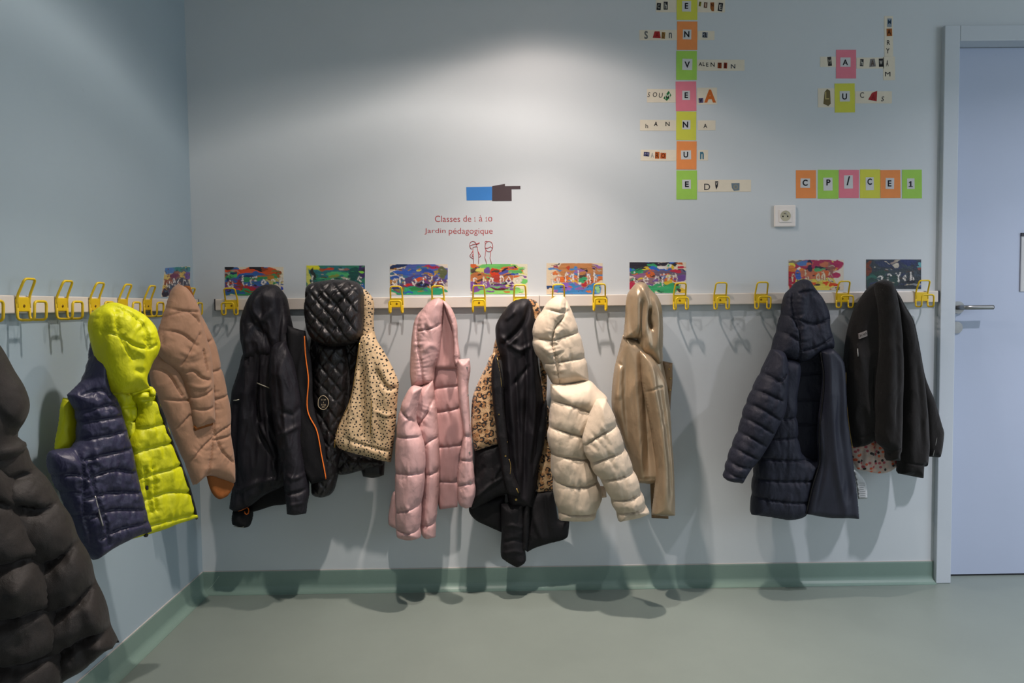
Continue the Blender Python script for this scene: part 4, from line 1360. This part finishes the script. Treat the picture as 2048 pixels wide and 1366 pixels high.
pillow('sleeve', g, F_cream, BACK, .215, .05, .055, [(1192, 800), (1211, 797), (1228, 829), (1239, 860), (1253, 900), (1272, 948), (1286, 988), (1299, 1025), (1279, 1034), (1237, 1042), (1224, 1010), (1206, 970), (1187, 944), (1173, 915), (1163, 886), (1172, 845)], ew=.06,
       seams=[[(1166, 898), (1190, 876), (1212, 862), (1237, 852)], [(1180, 930), (1212, 915), (1254, 899)], [(1198, 964), (1235, 955), (1273, 944)], [(1220, 1003), (1255, 998), (1287, 986)], [(1234, 1030), (1265, 1024), (1297, 1014)]], puff=0.0122, lam=.032, sg=.007, pucker=.007, wr=.003, seed=33)

# ---- gold jacket
g = garment('leatherette_jacket', 'shiny bronze gold hooded jacket hanging in long vertical folds, right of the cream puffer', 'jacket', BACK, (1285, 575))
pillow('sleeve', g, F_goldd, BACK, .05, .015, .025, [(1300, 960), (1338, 960), (1337, 1038), (1303, 1036)], ew=.03, seed=41)
pillow('body', g, F_goldc, BACK, .075, .045, .05, [(1246, 670), (1300, 690), (1325, 720), (1336, 780), (1336, 850), (1325, 950), (1310, 966), (1272, 965), (1268, 952), (1255, 905), (1236, 855), (1224, 818), (1224, 780), (1229, 736), (1235, 712)], ew=.04, wr=.004, wrs=(20, 3), seed=42,
       folds=[([(1252, 700), (1250, 800), (1262, 900), (1276, 960)], -.016, .012), ([(1238, 730), (1232, 800)], .010, .014), ([(1268, 700), (1272, 800), (1284, 950)], .012, .014), ([(1285, 710), (1292, 820), (1300, 950)], -.016, .012), ([(1235, 722), (1243, 732)], -.01, .005)],
       seams=[[(1270, 956), (1290, 957), (1308, 956)]], sg=.003)
pillow('hood', g, F_goldc, BACK, .095, .045, .055, [(1254, 593), (1264, 575), (1275, 565), (1290, 566), (1301, 579), (1315, 593), (1323, 615), (1326, 655), (1325, 699), (1324, 724), (1314, 732), (1296, 716), (1278, 699), (1274, 678), (1246, 677), (1250, 644)], ew=.045, wr=.003, wrs=(22, 5), seed=43,
       folds=[([(1299, 616), (1298, 640), (1304, 658)], -.03, .006), ([(1283, 572), (1294, 610), (1290, 660), (1300, 700)], .012, .010), ([(1262, 590), (1262, 640), (1266, 674)], -.012, .008), ([(1273, 580), (1276, 660)], .010, .008), ([(1306, 590), (1316, 640), (1312, 700)], .010, .012), ([(1285, 600), (1280, 680)], -.010, .006)])
SG = pillow('sleeve', g, F_goldc, BACK, .125, .045, .045, [(1300, 712), (1314, 728), (1332, 765), (1338, 800), (1341, 831), (1343, 871), (1347, 926), (1349, 981), (1350, 1030), (1328, 1031), (1303, 1029), (1308, 990), (1312, 940), (1304, 880), (1296, 830), (1286, 780), (1281, 730), (1280, 702)], ew=.045, wr=.004, wrs=(16, 3), seed=44,
            folds=[([(1300, 740), (1316, 830), (1325, 920), (1330, 1010)], .012, .014), ([(1292, 760), (1308, 860), (1314, 960)], -.014, .008), ([(1320, 780), (1336, 900), (1342, 1000)], -.008, .008)], seams=[[(1297, 784), (1312, 776), (1324, 774)]], sg=.004)
SF = pillow('front_facing', g, F_goldd, BACK, .09, .012, .02, [(1322, 721), (1345, 726), (1345, 765), (1342, 794), (1340, 831), (1334, 800), (1326, 760)], ew=.012, seed=45, label='darker front facing')
for px, py in ((1338, 738), (1341, 757), (1340, 780)):
    button_on('snap', g, M_gold, SF, px, py, .0035)

# ---- navy puffer
g = garment('puffer_coat', 'dark navy puffer coat hanging open with its lining showing, left of the black zip jacket', 'coat', BACK, (1605, 570), .06)
pillow('back_panel', g, F_navy, BACK, .065, .02, .035, [(1590, 716), (1644, 700), (1646, 760), (1640, 860), (1640, 930), (1622, 985), (1612, 1020), (1590, 1030), (1570, 990), (1570, 800)], ew=.02,
       seams=[[(1592, 750), (1640, 745)], [(1576, 800), (1638, 800)], [(1576, 850), (1638, 848)]], puff=0.0042, lam=.03, sg=.005, wr=.003, seed=50)
pillow('hood', g, F_navy, BACK, .095, .05, .06, [(1572, 588), (1587, 570), (1602, 559), (1615, 560), (1625, 574), (1644, 601), (1655, 631), (1655, 650), (1664, 681), (1664, 698), (1644, 702), (1613, 721), (1594, 724), (1568, 717), (1543, 709), (1549, 681), (1558, 650), (1565, 620)], ew=.05,
       seams=[[(1558, 662), (1575, 668), (1592, 680)], [(1598, 585), (1622, 582), (1636, 588)], [(1596, 640), (1622, 648), (1656, 638)], [(1596, 702), (1625, 694), (1660, 676)], [(1592, 570), (1588, 610), (1594, 650), (1598, 722)], [(1566, 625), (1580, 632), (1590, 640)]], puff=0.0084, lam=.028, sg=.008, pucker=.006, wr=.004, seed=51,
       folds=[([(1590, 575), (1586, 620), (1594, 660)], -.014, .008)])
pillow('front_panel', g, F_navy, BACK, .105, .035, .06, [(1550, 714), (1594, 722), (1600, 740), (1592, 800), (1600, 900), (1620, 915), (1640, 921), (1624, 970), (1611, 1028), (1581, 1039), (1540, 1034), (1503, 1029), (1505, 993), (1510, 947), (1518, 905), (1538, 850), (1546, 790)], ew=.05,
       seams=[[(1566, 838), (1590, 836), (1600, 834)], [(1540, 878), (1570, 877), (1604, 877)], [(1524, 918), (1565, 920), (1632, 922)], [(1510, 958), (1560, 962), (1626, 962)], [(1505, 994), (1560, 1002), (1616, 1006)]], puff=0.0098, lam=.03, sg=.007, pucker=.006, wr=.004, seed=52)
pillow('sleeve', g, F_navy, BACK, .145, .05, .055, [(1545, 698), (1566, 704), (1574, 740), (1572, 790), (1568, 822), (1552, 856), (1534, 890), (1519, 913), (1500, 937), (1482, 966), (1457, 962), (1447, 955), (1453, 928), (1465, 894), (1480, 856), (1488, 822), (1503, 784), (1522, 746)], ew=.05,
       seams=[[(1520, 746), (1540, 752), (1556, 763), (1570, 750)], [(1506, 780), (1530, 786), (1560, 800)], [(1494, 808), (1520, 816), (1558, 840)], [(1486, 836), (1512, 846), (1544, 866)], [(1477, 866), (1500, 874), (1530, 892)], [(1464, 896), (1486, 904), (1514, 918)], [(1455, 922), (1476, 932), (1500, 936)], [(1450, 944), (1468, 952), (1488, 956)]], puff=0.0091, lam=.02, sg=.007, pucker=.005, wr=.004, seed=53)
SN = pillow('lining_panel', g, F_navyl, BACK, .135, .022, .03, [(1640, 702), (1663, 697), (1682, 715), (1688, 732), (1691, 784), (1694, 829), (1701, 883), (1708, 940), (1714, 997), (1717, 1038), (1690, 1036), (1660, 1036), (1612, 1028), (1624, 970), (1638, 921), (1636, 870), (1642, 810), (1646, 753)], ew=.025, wr=.005, wrs=(14, 3), seed=54,
            folds=[([(1655, 710), (1658, 800), (1670, 930), (1690, 1030)], .010, .014), ([(1650, 740), (1648, 830), (1650, 920), (1630, 1020)], -.008, .006), ([(1676, 730), (1680, 860), (1700, 1000)], -.006, .012)], label='smooth navy lining side')
strip_on('zip', g, M_tape, SN, [(1641, 705), (1648, 755), (1644, 812), (1638, 872), (1640, 921), (1626, 970), (1613, 1026)], .003, .001)
T = pillow('paper_tag', g, M_white_paper, BACK, .10, .001, .001, [(1706, 938), (1716, 944), (1728, 958), (1734, 972), (1735, 997), (1716, 998), (1712, 965)], ew=.01, wr=0, sp=.008, seed=55, label='white care tag')
rg = random.Random(2)
for row in range(8):
    y = 966 + row * 4
    x = 1718.5 + row * .3
    strip_on('print_line', T.o, pap('55555a'), T, [(x, y), (x + 8 + rg.random() * 4, y + .3)], .0008, .0008, flat=.4)

# ---- black zip jacket
g = garment('zip_jacket', 'black jersey zip jacket with a floral lining peeping out below, next to the door frame', 'jacket', BACK, (1766, 575), .05)
S = pillow('lining', g, F_flor, BACK, .055, .012, .02, [(1693, 835), (1720, 830), (1780, 840), (1796, 925), (1794, 933), (1777, 944), (1758, 947), (1731, 942), (1713, 936), (1704, 906)], ew=.02, wr=.006, wrs=(22, 5), seed=60, label='pink floral lining',
           folds=[([(1726, 895), (1724, 940)], -.01, .006), ([(1744, 880), (1744, 944)], .008, .008)])
SL_ = pillow('front_panel', g, F_jers, BACK, .085, .04, .055, [(1708, 631), (1717, 609), (1732, 586), (1750, 567), (1768, 562), (1772, 620), (1770, 720), (1762, 800), (1750, 860), (1747, 877), (1731, 890), (1708, 895), (1703, 883), (1697, 856), (1692, 807), (1689, 757), (1693, 715), (1701, 662)], ew=.04, wr=.004, seed=61,
             folds=[([(1716, 700), (1728, 780), (1735, 840)], .008, .016), ([(1748, 740), (1746, 820)], -.010, .008), ([(1730, 600), (1712, 680)], -.006, .008)], seams=[[(1702, 872), (1720, 874), (1748, 862)]], sg=.003)
pillow('back_panel', g, F_jers, BACK, .065, .03, .035, [(1780, 563), (1797, 590), (1812, 616), (1826, 643), (1838, 704), (1848, 753), (1866, 799), (1880, 845), (1886, 867), (1878, 915), (1851, 913), (1842, 880), (1820, 760), (1800, 660)], ew=.035, wr=.004, seed=62,
       folds=[([(1830, 690), (1848, 800), (1856, 900)], -.008, .01)])
SR_ = pillow('sleeve', g, F_jers, BACK, .10, .04, .045, [(1776, 572), (1790, 584), (1806, 615), (1822, 645), (1832, 690), (1842, 740), (1850, 800), (1856, 870), (1852, 925), (1848, 935), (1844, 930), (1842, 956), (1796, 947), (1798, 925), (1794, 880), (1798, 800), (1795, 700), (1786, 630)], ew=.045, wr=.004, seed=63,
             folds=[([(1806, 640), (1816, 760), (1822, 900)], .008, .016), ([(1830, 720), (1838, 820), (1842, 900)], -.008, .01)], seams=[[(1798, 918), (1820, 926), (1847, 930)]], sg=.004)
pillow('sleeve', g, F_jers, BACK, .125, .045, .04, [(1752, 568), (1764, 560), (1780, 564), (1792, 600), (1800, 660), (1804, 740), (1802, 810), (1800, 880), (1799, 900), (1796, 906), (1796, 921), (1773, 921), (1772, 903), (1754, 884), (1750, 850), (1752, 780), (1758, 700), (1756, 630)], ew=.045, wr=.004, seed=64,
       folds=[([(1768, 600), (1776, 720), (1776, 860)], .006, .016), ([(1790, 640), (1794, 760), (1790, 880)], -.008, .010)], seams=[[(1770, 898), (1786, 902), (1799, 898)]], sg=.004)
strip_on('zip', g, M_gold, SL_, [(1692, 745), (1692, 790), (1695, 825), (1699, 860), (1705, 896)], .0018, .003, label='gold zip')
strip_on('zip', g, M_silver, SR_, [(1876, 858), (1872, 885), (1866, 912)], .0016, -.02, label='silver zip')
strip_on('pocket_zip', g, M_silver, SL_, [(1715, 697), (1716, 713)], .0022, .002, label='silver zip puller')
c = [on(SL_, x, y, .006) for x, y in ((1718, 667), (1734, 661), (1735, 672), (1719, 678))]
lb = MB().add(c + [p + np.array([0, .008, 0]) for p in c], [(3, 2, 1, 0), (4, 5, 6, 7), (0, 1, 5, 4), (1, 2, 6, 5), (2, 3, 7, 6), (3, 0, 4, 7)]).build('chest_label', plain('label_grey', '8d8784', 0.5), g, label='small pale woven label')
for i in range(5):
    x = 1720.5 + i * 2.9
    y = 671.5 - i * 1.1
    MB().tube([on(SL_, x - .5, y - 2.6 + (i % 2), .0063), on(SL_, x + .7, y + 2.4 - (i % 3) * .8, .0063)], .0008, 5).build('stitched_mark', M_ink, lb)

# ---- black quilted jacket with dotted lining
g = garment('quilted_jacket', 'black diamond-quilted hooded jacket with a round chest badge and beige dotted lining folded out', 'jacket', BACK, (668, 575), .06)
QA = (math.radians(38), .040, math.radians(142), .040)
pillow('sleeve', g, F_quilt, BACK, .05, .02, .025, [(722, 915), (770, 915), (768, 950), (757, 954), (744, 956), (726, 953), (722, 938)], ew=.03, wr=.004, seed=70)
pillow('body', g, F_quilt, BACK, .062, .03, .04, [(622, 655), (700, 650), (732, 660), (728, 700), (716, 760), (702, 830), (690, 880), (700, 905), (740, 912), (766, 914), (768, 930), (723, 941), (680, 949), (655, 930), (640, 900), (630, 840), (622, 780), (618, 720), (620, 690)], ew=.045, quilt=QA, qg=.007, wr=.003, seed=71)
SE = pillow('sleeve', g, F_quilt, BACK, .085, .04, .04, [(640, 688), (668, 684), (694, 690), (700, 722), (702, 760), (696, 820), (688, 880), (680, 930), (670, 976), (661, 989), (648, 994), (634, 993), (624, 985), (623, 960), (628, 900), (626, 850), (626, 780), (630, 720)], ew=.05, quilt=QA, qg=.006, wr=.004, seed=72,
            folds=[([(650, 950), (660, 890), (664, 800)], .006, .014)])
pillow('hood', g, F_quilt, BACK, .115, .055, .065, [(615, 571), (625, 566), (643, 562), (669, 559), (696, 560), (714, 564), (722, 572), (727, 586), (728, 619), (727, 649), (725, 670), (717, 681), (696, 690), (675, 693), (654, 692), (632, 684), (618, 667), (611, 638), (609, 615), (611, 596), (612, 582)], ew=.06, quilt=QA, qg=.009, wr=.004, seed=73,
       folds=[([(632, 575), (650, 600), (672, 612), (690, 590)], -.010, .010), ([(640, 640), (680, 660), (712, 640)], -.006, .012)])
pillow('hood_lining', g, F_dots, BACK, .085, .022, .04, [(722, 572), (736, 584), (745, 597), (748, 612), (747, 636), (748, 661), (753, 684), (740, 700), (722, 690), (722, 640)], ew=.025, wr=.003, seed=74, label='beige dotted hood lining')
SD = pillow('lining_panel', g, F_dots, BACK, .12, .035, .04, [(722, 674), (744, 664), (754, 681), (767, 702), (782, 729), (797, 765), (796, 783), (793, 828), (791, 851), (786, 896), (782, 924), (766, 922), (748, 917), (714, 908), (680, 897), (671, 884), (671, 869), (684, 835), (701, 796), (706, 770), (713, 723)], ew=.04, wr=.005, wrs=(18, 5), seed=75, label='beige dotted lining side',
            folds=[([(722, 720), (726, 800), (728, 880)], -.016, .009), ([(735, 700), (745, 790), (748, 880)], .012, .012), ([(712, 740), (704, 830)], .010, .012), ([(752, 740), (775, 775), (796, 776)], -.014, .009), ([(750, 820), (775, 830), (792, 826)], .006, .008), ([(690, 875), (730, 890), (784, 905)], -.007, .006), ([(740, 840), (738, 885)], -.01, .006)])
strip_on('pocket_zip', g, M_gold, SD, [(743, 802), (742, 835), (741, 866)], .0016, .001, label='gold pocket zip')
strip_on('front_zip', g, M_gold, SD, [(719, 686), (712, 735), (705, 780), (695, 815), (680, 845), (673, 868)], .0018, .002, label='gold front zip')
strip_on('zip_puller', g, M_gold, SD, [(670, 880), (669, 895)], .0032, .004, label='gold zip puller')
bc = on(SE, 647, 805, .001)
bp = [on(SE, 647 + 10.2 * math.cos(a), 805 + 14 * math.sin(a), .002) for a in np.linspace(0, 2 * math.pi, 30, endpoint=False)]
bf = np.mean(bp, 0)
bd = MB()
bd.add([bf + (p - bf) * np.array([1, 0, 1]) + np.array([0, -.004, 0]) for p in bp] + [bf + (p - bf) * np.array([1, 0, 1]) + np.array([0, .004, 0]) for p in bp],
       [list(range(30))[::-1]] + [(i, (i + 1) % 30, 30 + (i + 1) % 30, 30 + i) for i in range(30)])
bo = bd.build('badge', F_blkmat, g, label='round chest badge')
MB().tube([bf + (p - bf) * np.array([1, 0, 1]) + np.array([0, -.0045, 0]) for p in bp], .0013, 6, closed=True).build('badge_ring', plain('badge_gold', 'b3a284', 0.45), bo, True, label='pale gold ring')
for ry, n, wd in ((-5.5, 4, 11), (0, 1, 3), (4.5, 4, 10), (9, 3, 8)):
    for i in range(n):
        x = 647 - wd / 2 + (i + .5) * wd / n
        jj = rg.uniform(-.8, .8)
        P = [at_y(x + jj, 805 + ry + 1.5 + jj * .4, bf[1] - .0048), at_y(x - jj * .3, 805 + ry, bf[1] - .0048), at_y(x + jj * .5, 805 + ry - 1.5, bf[1] - .0048)]
        MB().tube(P, .00075, 4).build('stitched_mark', bpy.data.materials['badge_gold'], bo)

# ---- black rain jacket
g = garment('rain_jacket', 'black nylon rain jacket with an orange front zip, beside the corner', 'jacket', BACK, (540, 580), .06)
pillow('back_panel', g, F_rainl, BACK, .05, .02, .025, [(470, 990), (560, 960), (590, 960), (580, 1004), (545, 1012), (505, 1024), (474, 1026)], ew=.03, seed=80)
SZ = pillow('front_lining', g, F_rainl, BACK, .145, .014, .008, [(574, 650), (592, 657), (611, 662), (616, 690), (622, 720), (625, 760), (626, 800), (634, 840), (648, 880), (653, 920), (657, 958), (650, 962), (622, 968), (600, 930), (585, 800), (576, 720)], ew=.025, wr=.004, seed=81, label='dark inner side of the right front')
SBY = pillow('body', g, F_rain, BACK, .095, .045, .06, [(491, 700), (530, 660), (580, 650), (592, 690), (605, 740), (612, 800), (612, 850), (610, 900), (604, 950), (576, 966), (560, 976), (530, 990), (500, 1012), (475, 1022), (460, 1016), (465, 970), (462, 930), (459, 873), (461, 821), (466, 780), (477, 746)], ew=.05, wr=.007, wrs=(26, 6), seed=82,
       folds=[([(520, 710), (514, 780), (520, 860), (548, 910)], -.016, .010), ([(500, 740), (490, 830), (490, 950)], .012, .018), ([(540, 720), (536, 800), (544, 880)], .014, .016), ([(516, 840), (540, 880), (550, 910)], .012, .010), ([(480, 800), (472, 900), (478, 1000)], -.010, .012), ([(470, 985), (510, 965), (560, 955)], .010, .009), ([(548, 915), (555, 950), (545, 975)], .010, .008), ([(505, 780), (525, 850)], -.01, .008)])
SRS = pillow('sleeve', g, F_rain, BACK, .145, .045, .05, [(548, 690), (572, 680), (590, 720), (602, 780), (607, 830), (606, 880), (612, 930), (618, 987), (614, 1010), (612, 1027), (593, 1029), (575, 1028), (573, 1005), (568, 960), (560, 910), (550, 860), (542, 790), (540, 730)], ew=.045, wr=.006, wrs=(26, 9), seed=83,
       folds=[([(560, 720), (570, 800), (580, 900)], .012, .014), ([(575, 950), (595, 955), (614, 945)], .010, .007), ([(572, 985), (595, 985), (616, 978)], -.012, .007), ([(560, 820), (585, 830), (604, 810)], -.008, .009), ([(555, 870), (580, 860), (600, 850)], .009, .008), ([(580, 1008), (610, 1006)], .006, .005)])
SH = pillow('hood', g, F_rain, BACK, .095, .055, .055, [(521, 573), (532, 569), (551, 570), (559, 577), (570, 592), (574, 605), (579, 632), (585, 656), (590, 690), (570, 710), (530, 720), (492, 722), (488, 702), (483, 676), (482, 649), (488, 623), (496, 601), (509, 583)], ew=.05, wr=.006, wrs=(26, 8), seed=84,
            folds=[([(516, 590), (512, 620), (526, 640), (548, 618)], .014, .012), ([(520, 640), (500, 660), (492, 690)], .010, .010), ([(556, 580), (560, 640), (556, 700)], -.014, .009), ([(568, 600), (574, 660), (578, 700)], .010, .008), ([(500, 640), (530, 670), (545, 710)], -.012, .012)])
for k, poly in enumerate(([(467, 1018), (488, 1016), (505, 1018), (505, 1035), (499, 1052), (487, 1055), (466, 1049), (464, 1036)],)):
    SC = pillow('cuff', g, F_rainl, BACK, .085, .03, .035, poly, ew=.035, wr=.003, seed=85)
strip_on('reflective_trim', g, M_refl, SC, [(467, 1052), (476, 1055), (487, 1054)], .0022, .002, flat=.4, label='white reflective cuff edge')
strip_on('front_zip', g, M_orange, SZ, [(609, 672), (611, 711), (616, 748), (617, 764), (614, 800), (614, 815), (619, 834), (632, 856), (638, 880), (642, 905), (648, 935), (652, 958)], .0042, .003, flat=.5, label='orange front zip')
strip_on('reflective_trim', g, M_refl, SBY, [(467, 801), (473, 802), (478, 799)], .0022, .005, label='pale reflective strip')
strip_on('reflective_trim', g, M_refl, SBY, [(514, 766), (526, 771), (539, 776)], .002, .007, label='pale reflective strip')
strip_on('drawcord', g, M_orange, SRS, [(606, 879), (611, 868), (617, 859)], .0022, .003, label='orange cord end')
strip_on('drawcord', g, M_orange, SC, [(476, 1022), (488, 1019), (494, 1012), (498, 1016), (499, 1023), (494, 1032), (488, 1028), (489, 1023)], .0022, .006, label='orange cord loop')

# ---- tan quilted coat (on the side wall, near the corner)
PT = plane_ab(298, .055, 467, .24)
g = garment('quilted_coat', 'tan quilted coat with a rust brown lining, hanging in the room corner', 'coat', PT, (356, 580), .03)
pillow('lining', g, F_brown, PT, .0, .01, .03, [(368, 571), (380, 572), (387, 590), (393, 616), (384, 606), (374, 584)], ew=.015, seed=90, label='rust brown lining')
pillow('lining', g, F_brown, PT, -.005, .012, .012, [(410, 940), (467, 950), (467, 971), (460, 985), (452, 994), (437, 998), (422, 982)], ew=.02, seed=91, label='rust brown lining')
pillow('body', g, F_tan, PT, .0, .04, .02, [(345, 620), (388, 597), (395, 620), (411, 652), (427, 685), (439, 732), (452, 788), (458, 821), (459, 871), (466, 921), (467, 968), (440, 958), (412, 952), (386, 971), (370, 930), (345, 870), (325, 820), (312, 790), (302, 770), (299, 735), (312, 705)], ew=.05,
       seams=[[(408, 685), (424, 680)], [(420, 744), (449, 736)], [(424, 800), (456, 790)], [(424, 880), (462, 870)], [(300, 735), (330, 745), (360, 790)], [(310, 795), (345, 800), (375, 800)], [(345, 870), (375, 830)], [(375, 930), (405, 890), (440, 860), (460, 850)], [(420, 850), (440, 900), (466, 925)], [(422, 774), (424, 850), (414, 950)]], puff=.005, lam=.03, sg=.007, ss=.003, pucker=.003, wr=.002, seed=92)
pillow('sleeve', g, F_tan, PT, .04, .045, .03, [(345, 577), (356, 567), (372, 577), (395, 616), (404, 657), (418, 704), (422, 744), (424, 774), (427, 845), (405, 852), (387, 858), (380, 830), (373, 793), (361, 756), (336, 730), (314, 704), (311, 680), (322, 640), (335, 602)], ew=.06,
       seams=[[(335, 613), (352, 619), (365, 622), (394, 624)], [(364, 623), (340, 634), (331, 662), (328, 690)], [(313, 664), (340, 662), (362, 668), (378, 680), (390, 690)], [(375, 625), (388, 634), (396, 645)], [(396, 668), (385, 690), (372, 712), (364, 730)], [(350, 735), (370, 745), (385, 742), (400, 755), (418, 760)], [(404, 700), (412, 740)], [(372, 790), (395, 795), (423, 780)], [(376, 812), (400, 820), (424, 815)]], puff=.005, lam=.03, sg=.007, ss=.003, pucker=.003, wr=.002, seed=93,
       folds=[([(355, 700), (372, 710), (392, 705)], .004, .008), ([(360, 725), (385, 725), (405, 715)], -.004, .008), ([(376, 770), (400, 775), (420, 765)], .006, .007)])

pillow('cuff_opening', g, F_brown, PT, .05, .008, .01, [(387, 852), (405, 846), (427, 842), (426, 850), (407, 856), (390, 862)], ew=.01, wr=0, seed=94, label='dark inside of the cuff')
# ---- navy and yellow vest (side wall)
PV = plane_ab(95, .055, 393, .27)
g = garment('padded_vest', 'sleeveless navy padded vest with lime yellow hood and lining on the side wall', 'vest', PV, (230, 615), .03)
pillow('armhole_lining', g, F_yelv, PV, -.01, .012, .015, [(126, 795), (145, 800), (158, 840), (158, 885), (140, 896), (109, 902), (111, 880), (117, 850), (121, 815)], ew=.02, wr=.004, seed=100, label='yellow armhole lining')
pillow('back_lining', g, F_yelv, PV, -.01, .015, .015, [(216, 775), (258, 780), (270, 800), (272, 870), (266, 930), (250, 900), (236, 830)], ew=.02, seams=[[(228, 815), (268, 812)], [(236, 845), (270, 842)], [(246, 880), (270, 876)]], puff=.008, lam=.02, sg=.004, pucker=.004, wr=.004, seed=101, label='yellow inner back')
SY = pillow('yellow_front', g, F_yelv, PV, .015, .022, .02, [(262, 796), (272, 782), (290, 777), (304, 774), (309, 788), (321, 826), (341, 881), (361, 931), (377, 976), (391, 1026), (393, 1036), (351, 1049), (301, 1067), (251, 1082), (221, 1099), (236, 1070), (260, 1030), (262, 960), (258, 890), (270, 850), (276, 815)], ew=.035,
            seams=[[(266, 862), (295, 855), (331, 846)], [(262, 910), (300, 895), (348, 884)], [(264, 960), (310, 945), (362, 930)], [(268, 1010), (325, 985), (380, 985)], [(262, 1062), (310, 1046), (392, 1026)], [(284, 935), (296, 1022)], [(302, 935), (306, 1020)], [(285, 800), (310, 800)]], puff=.010, lam=.025, sg=.005, pucker=.006, wr=.004, seed=102, label='lime yellow front')
strip_on('binding', g, M_tape, SY, [(310, 787), (322, 825), (342, 880), (362, 930), (378, 975), (391, 1025), (393, 1037)], .0042, .001, label='black edge binding')
button_on('snap', g, M_tape, SY, 295, 975, .007, label='black snap button')
SV = pillow('navy_front', g, F_navyv, PV, .035, .035, .03, [(190, 700), (205, 715), (217, 780), (228, 795), (241, 831), (261, 906), (277, 976), (297, 1051), (300, 1063), (261, 1077), (221, 1098), (186, 1120), (176, 1112), (150, 1060), (125, 1001), (103, 958), (94, 926), (98, 904), (110, 899), (140, 893), (152, 874), (150, 830), (134, 790), (166, 757), (178, 722)], ew=.05,
            seams=[[(160, 826), (190, 815), (232, 806)], [(156, 850), (190, 840), (242, 832)], [(160, 882), (200, 872), (250, 862)], [(165, 920), (205, 908), (260, 898)], [(168, 958), (215, 940), (270, 946)], [(164, 998), (215, 985), (280, 985)], [(160, 1042), (215, 1020), (290, 1020)], [(196, 1076), (240, 1056), (298, 1044)], [(106, 960), (135, 948), (165, 952)], [(122, 992), (145, 985), (165, 990)], [(142, 1042), (165, 1030), (185, 1030)], [(165, 790), (200, 780), (215, 790)], [(152, 880), (160, 950), (163, 1010), (186, 1098)], [(172, 930), (185, 990), (205, 1050), (214, 1090)]], puff=.009, lam=.02, sg=.006, pucker=.006, wr=.004, seed=103)
strip_on('pocket_zip', g, M_silver, SV, [(190, 992), (197, 1020), (206, 1052)], .0022, .002, label='silver pocket zip')
button_on('zip_puller', g, M_tape, SV, 291, 1070, .006, .006)
pillow('navy_hood_side', g, F_navyv, PV, .025, .03, .03, [(186, 668), (194, 682), (204, 720), (214, 770), (222, 796), (190, 800), (150, 792), (165, 758), (176, 722)], ew=.04, seams=[[(172, 745), (190, 740), (206, 745)], [(178, 722), (198, 718)], [(162, 772), (190, 768), (212, 775)]], puff=.008, lam=.02, sg=.005, pucker=.005, wr=.004, seed=104)
SHV = pillow('hood', g, F_yelv, PV, .06, .055, .06, [(183, 641), (188, 626), (201, 613), (218, 604), (238, 606), (262, 616), (286, 631), (302, 650), (310, 671), (314, 689), (309, 709), (298, 727), (291, 744), (287, 758), (294, 776), (276, 784), (256, 787), (230, 788), (216, 777), (204, 744), (192, 709), (184, 676), (181, 657)], ew=.075,
             seams=[[(213, 664), (235, 672), (262, 690), (290, 696), (311, 690)], [(240, 680), (250, 702), (262, 718)], [(226, 607), (260, 628), (284, 655), (290, 690)], [(238, 608), (230, 640), (236, 672)]], puff=.006, lam=.04, sg=.006, pucker=.006, wr=.003, seed=105,
             folds=[([(216, 608), (213, 640), (211, 670), (208, 720), (212, 775)], -.010, .007), ([(222, 612), (218, 650), (216, 700)], .008, .008), ([(262, 740), (285, 745)], -.007, .008)])
strip_on('collar_frill', g, F_yelv, SY, [(262, 788), (274, 781), (290, 778), (303, 776), (308, 782), (306, 790)], .008, .012)

# ---- black puffer in the foreground (side wall)
PF = plane_ab(-150, .06, 238, .36)
g = garment('puffer_coat', 'large black puffer coat in the foreground at the left picture edge', 'coat', PF, (-40, 600), .03)
pillow('body', g, F_fore, PF, .0, .06, .06, [(-200, 850), (-60, 800), (20, 862), (53, 893), (66, 921), (101, 956), (126, 1001), (152, 1051), (182, 1117), (212, 1202), (239, 1285), (216, 1291), (171, 1328), (130, 1353), (60, 1420), (-60, 1470), (-230, 1470)], ew=.07, sp=.008,
       seams=[[(0, 965), (60, 950), (128, 1000)][:2] + [(115, 985)], [(40, 1010), (85, 1020), (135, 1000)], [(85, 1130), (125, 1112), (165, 1078)], [(98, 1225), (150, 1205), (200, 1165)], [(110, 1310), (160, 1280), (230, 1262)]], puff=.035, lam=.06, sg=.02, ss=.010, pucker=.010, wr=.006, wrs=(10, 8), seed=110,
       folds=[([(150, 1200), (165, 1250), (172, 1320)], -.015, .014), ([(196, 1190), (215, 1240), (225, 1285)], -.008, .012)])
pillow('sleeve', g, F_fore, PF, .06, .055, .06, [(-200, 900), (-60, 880), (15, 935), (48, 1010), (85, 1095), (98, 1150), (112, 1210), (122, 1290), (128, 1352), (90, 1460), (-200, 1480)], ew=.07, sp=.008,
       seams=[[(-120, 1010), (-20, 1000), (50, 1040), (72, 1075)], [(-120, 1130), (0, 1130), (60, 1120), (96, 1140)], [(-120, 1230), (0, 1240), (70, 1225), (112, 1225)], [(-100, 1330), (20, 1330), (124, 1310)]], puff=.035, lam=.055, sg=.02, ss=.010, pucker=.010, wr=.006, wrs=(10, 8), seed=111,
       folds=[([(20, 1180), (60, 1150), (90, 1180)], .015, .015), ([(30, 1290), (70, 1250), (100, 1270)], -.012, .015)])
SFH = pillow('hood', g, F_fore, PF, .03, .075, .07, [(-140, 640), (-60, 625), (0, 690), (30, 742), (50, 775), (60, 810), (52, 846), (40, 872), (54, 884), (52, 898), (20, 925), (-60, 930), (-150, 900), (-190, 760)], ew=.08, sp=.008, wr=.005, seed=112,
             seams=[[(-100, 780), (-30, 800), (20, 850), (45, 872)]], puff=.012, lam=.05, sg=.008, folds=[([(0, 700), (18, 770), (20, 830)], -.012, .02)])
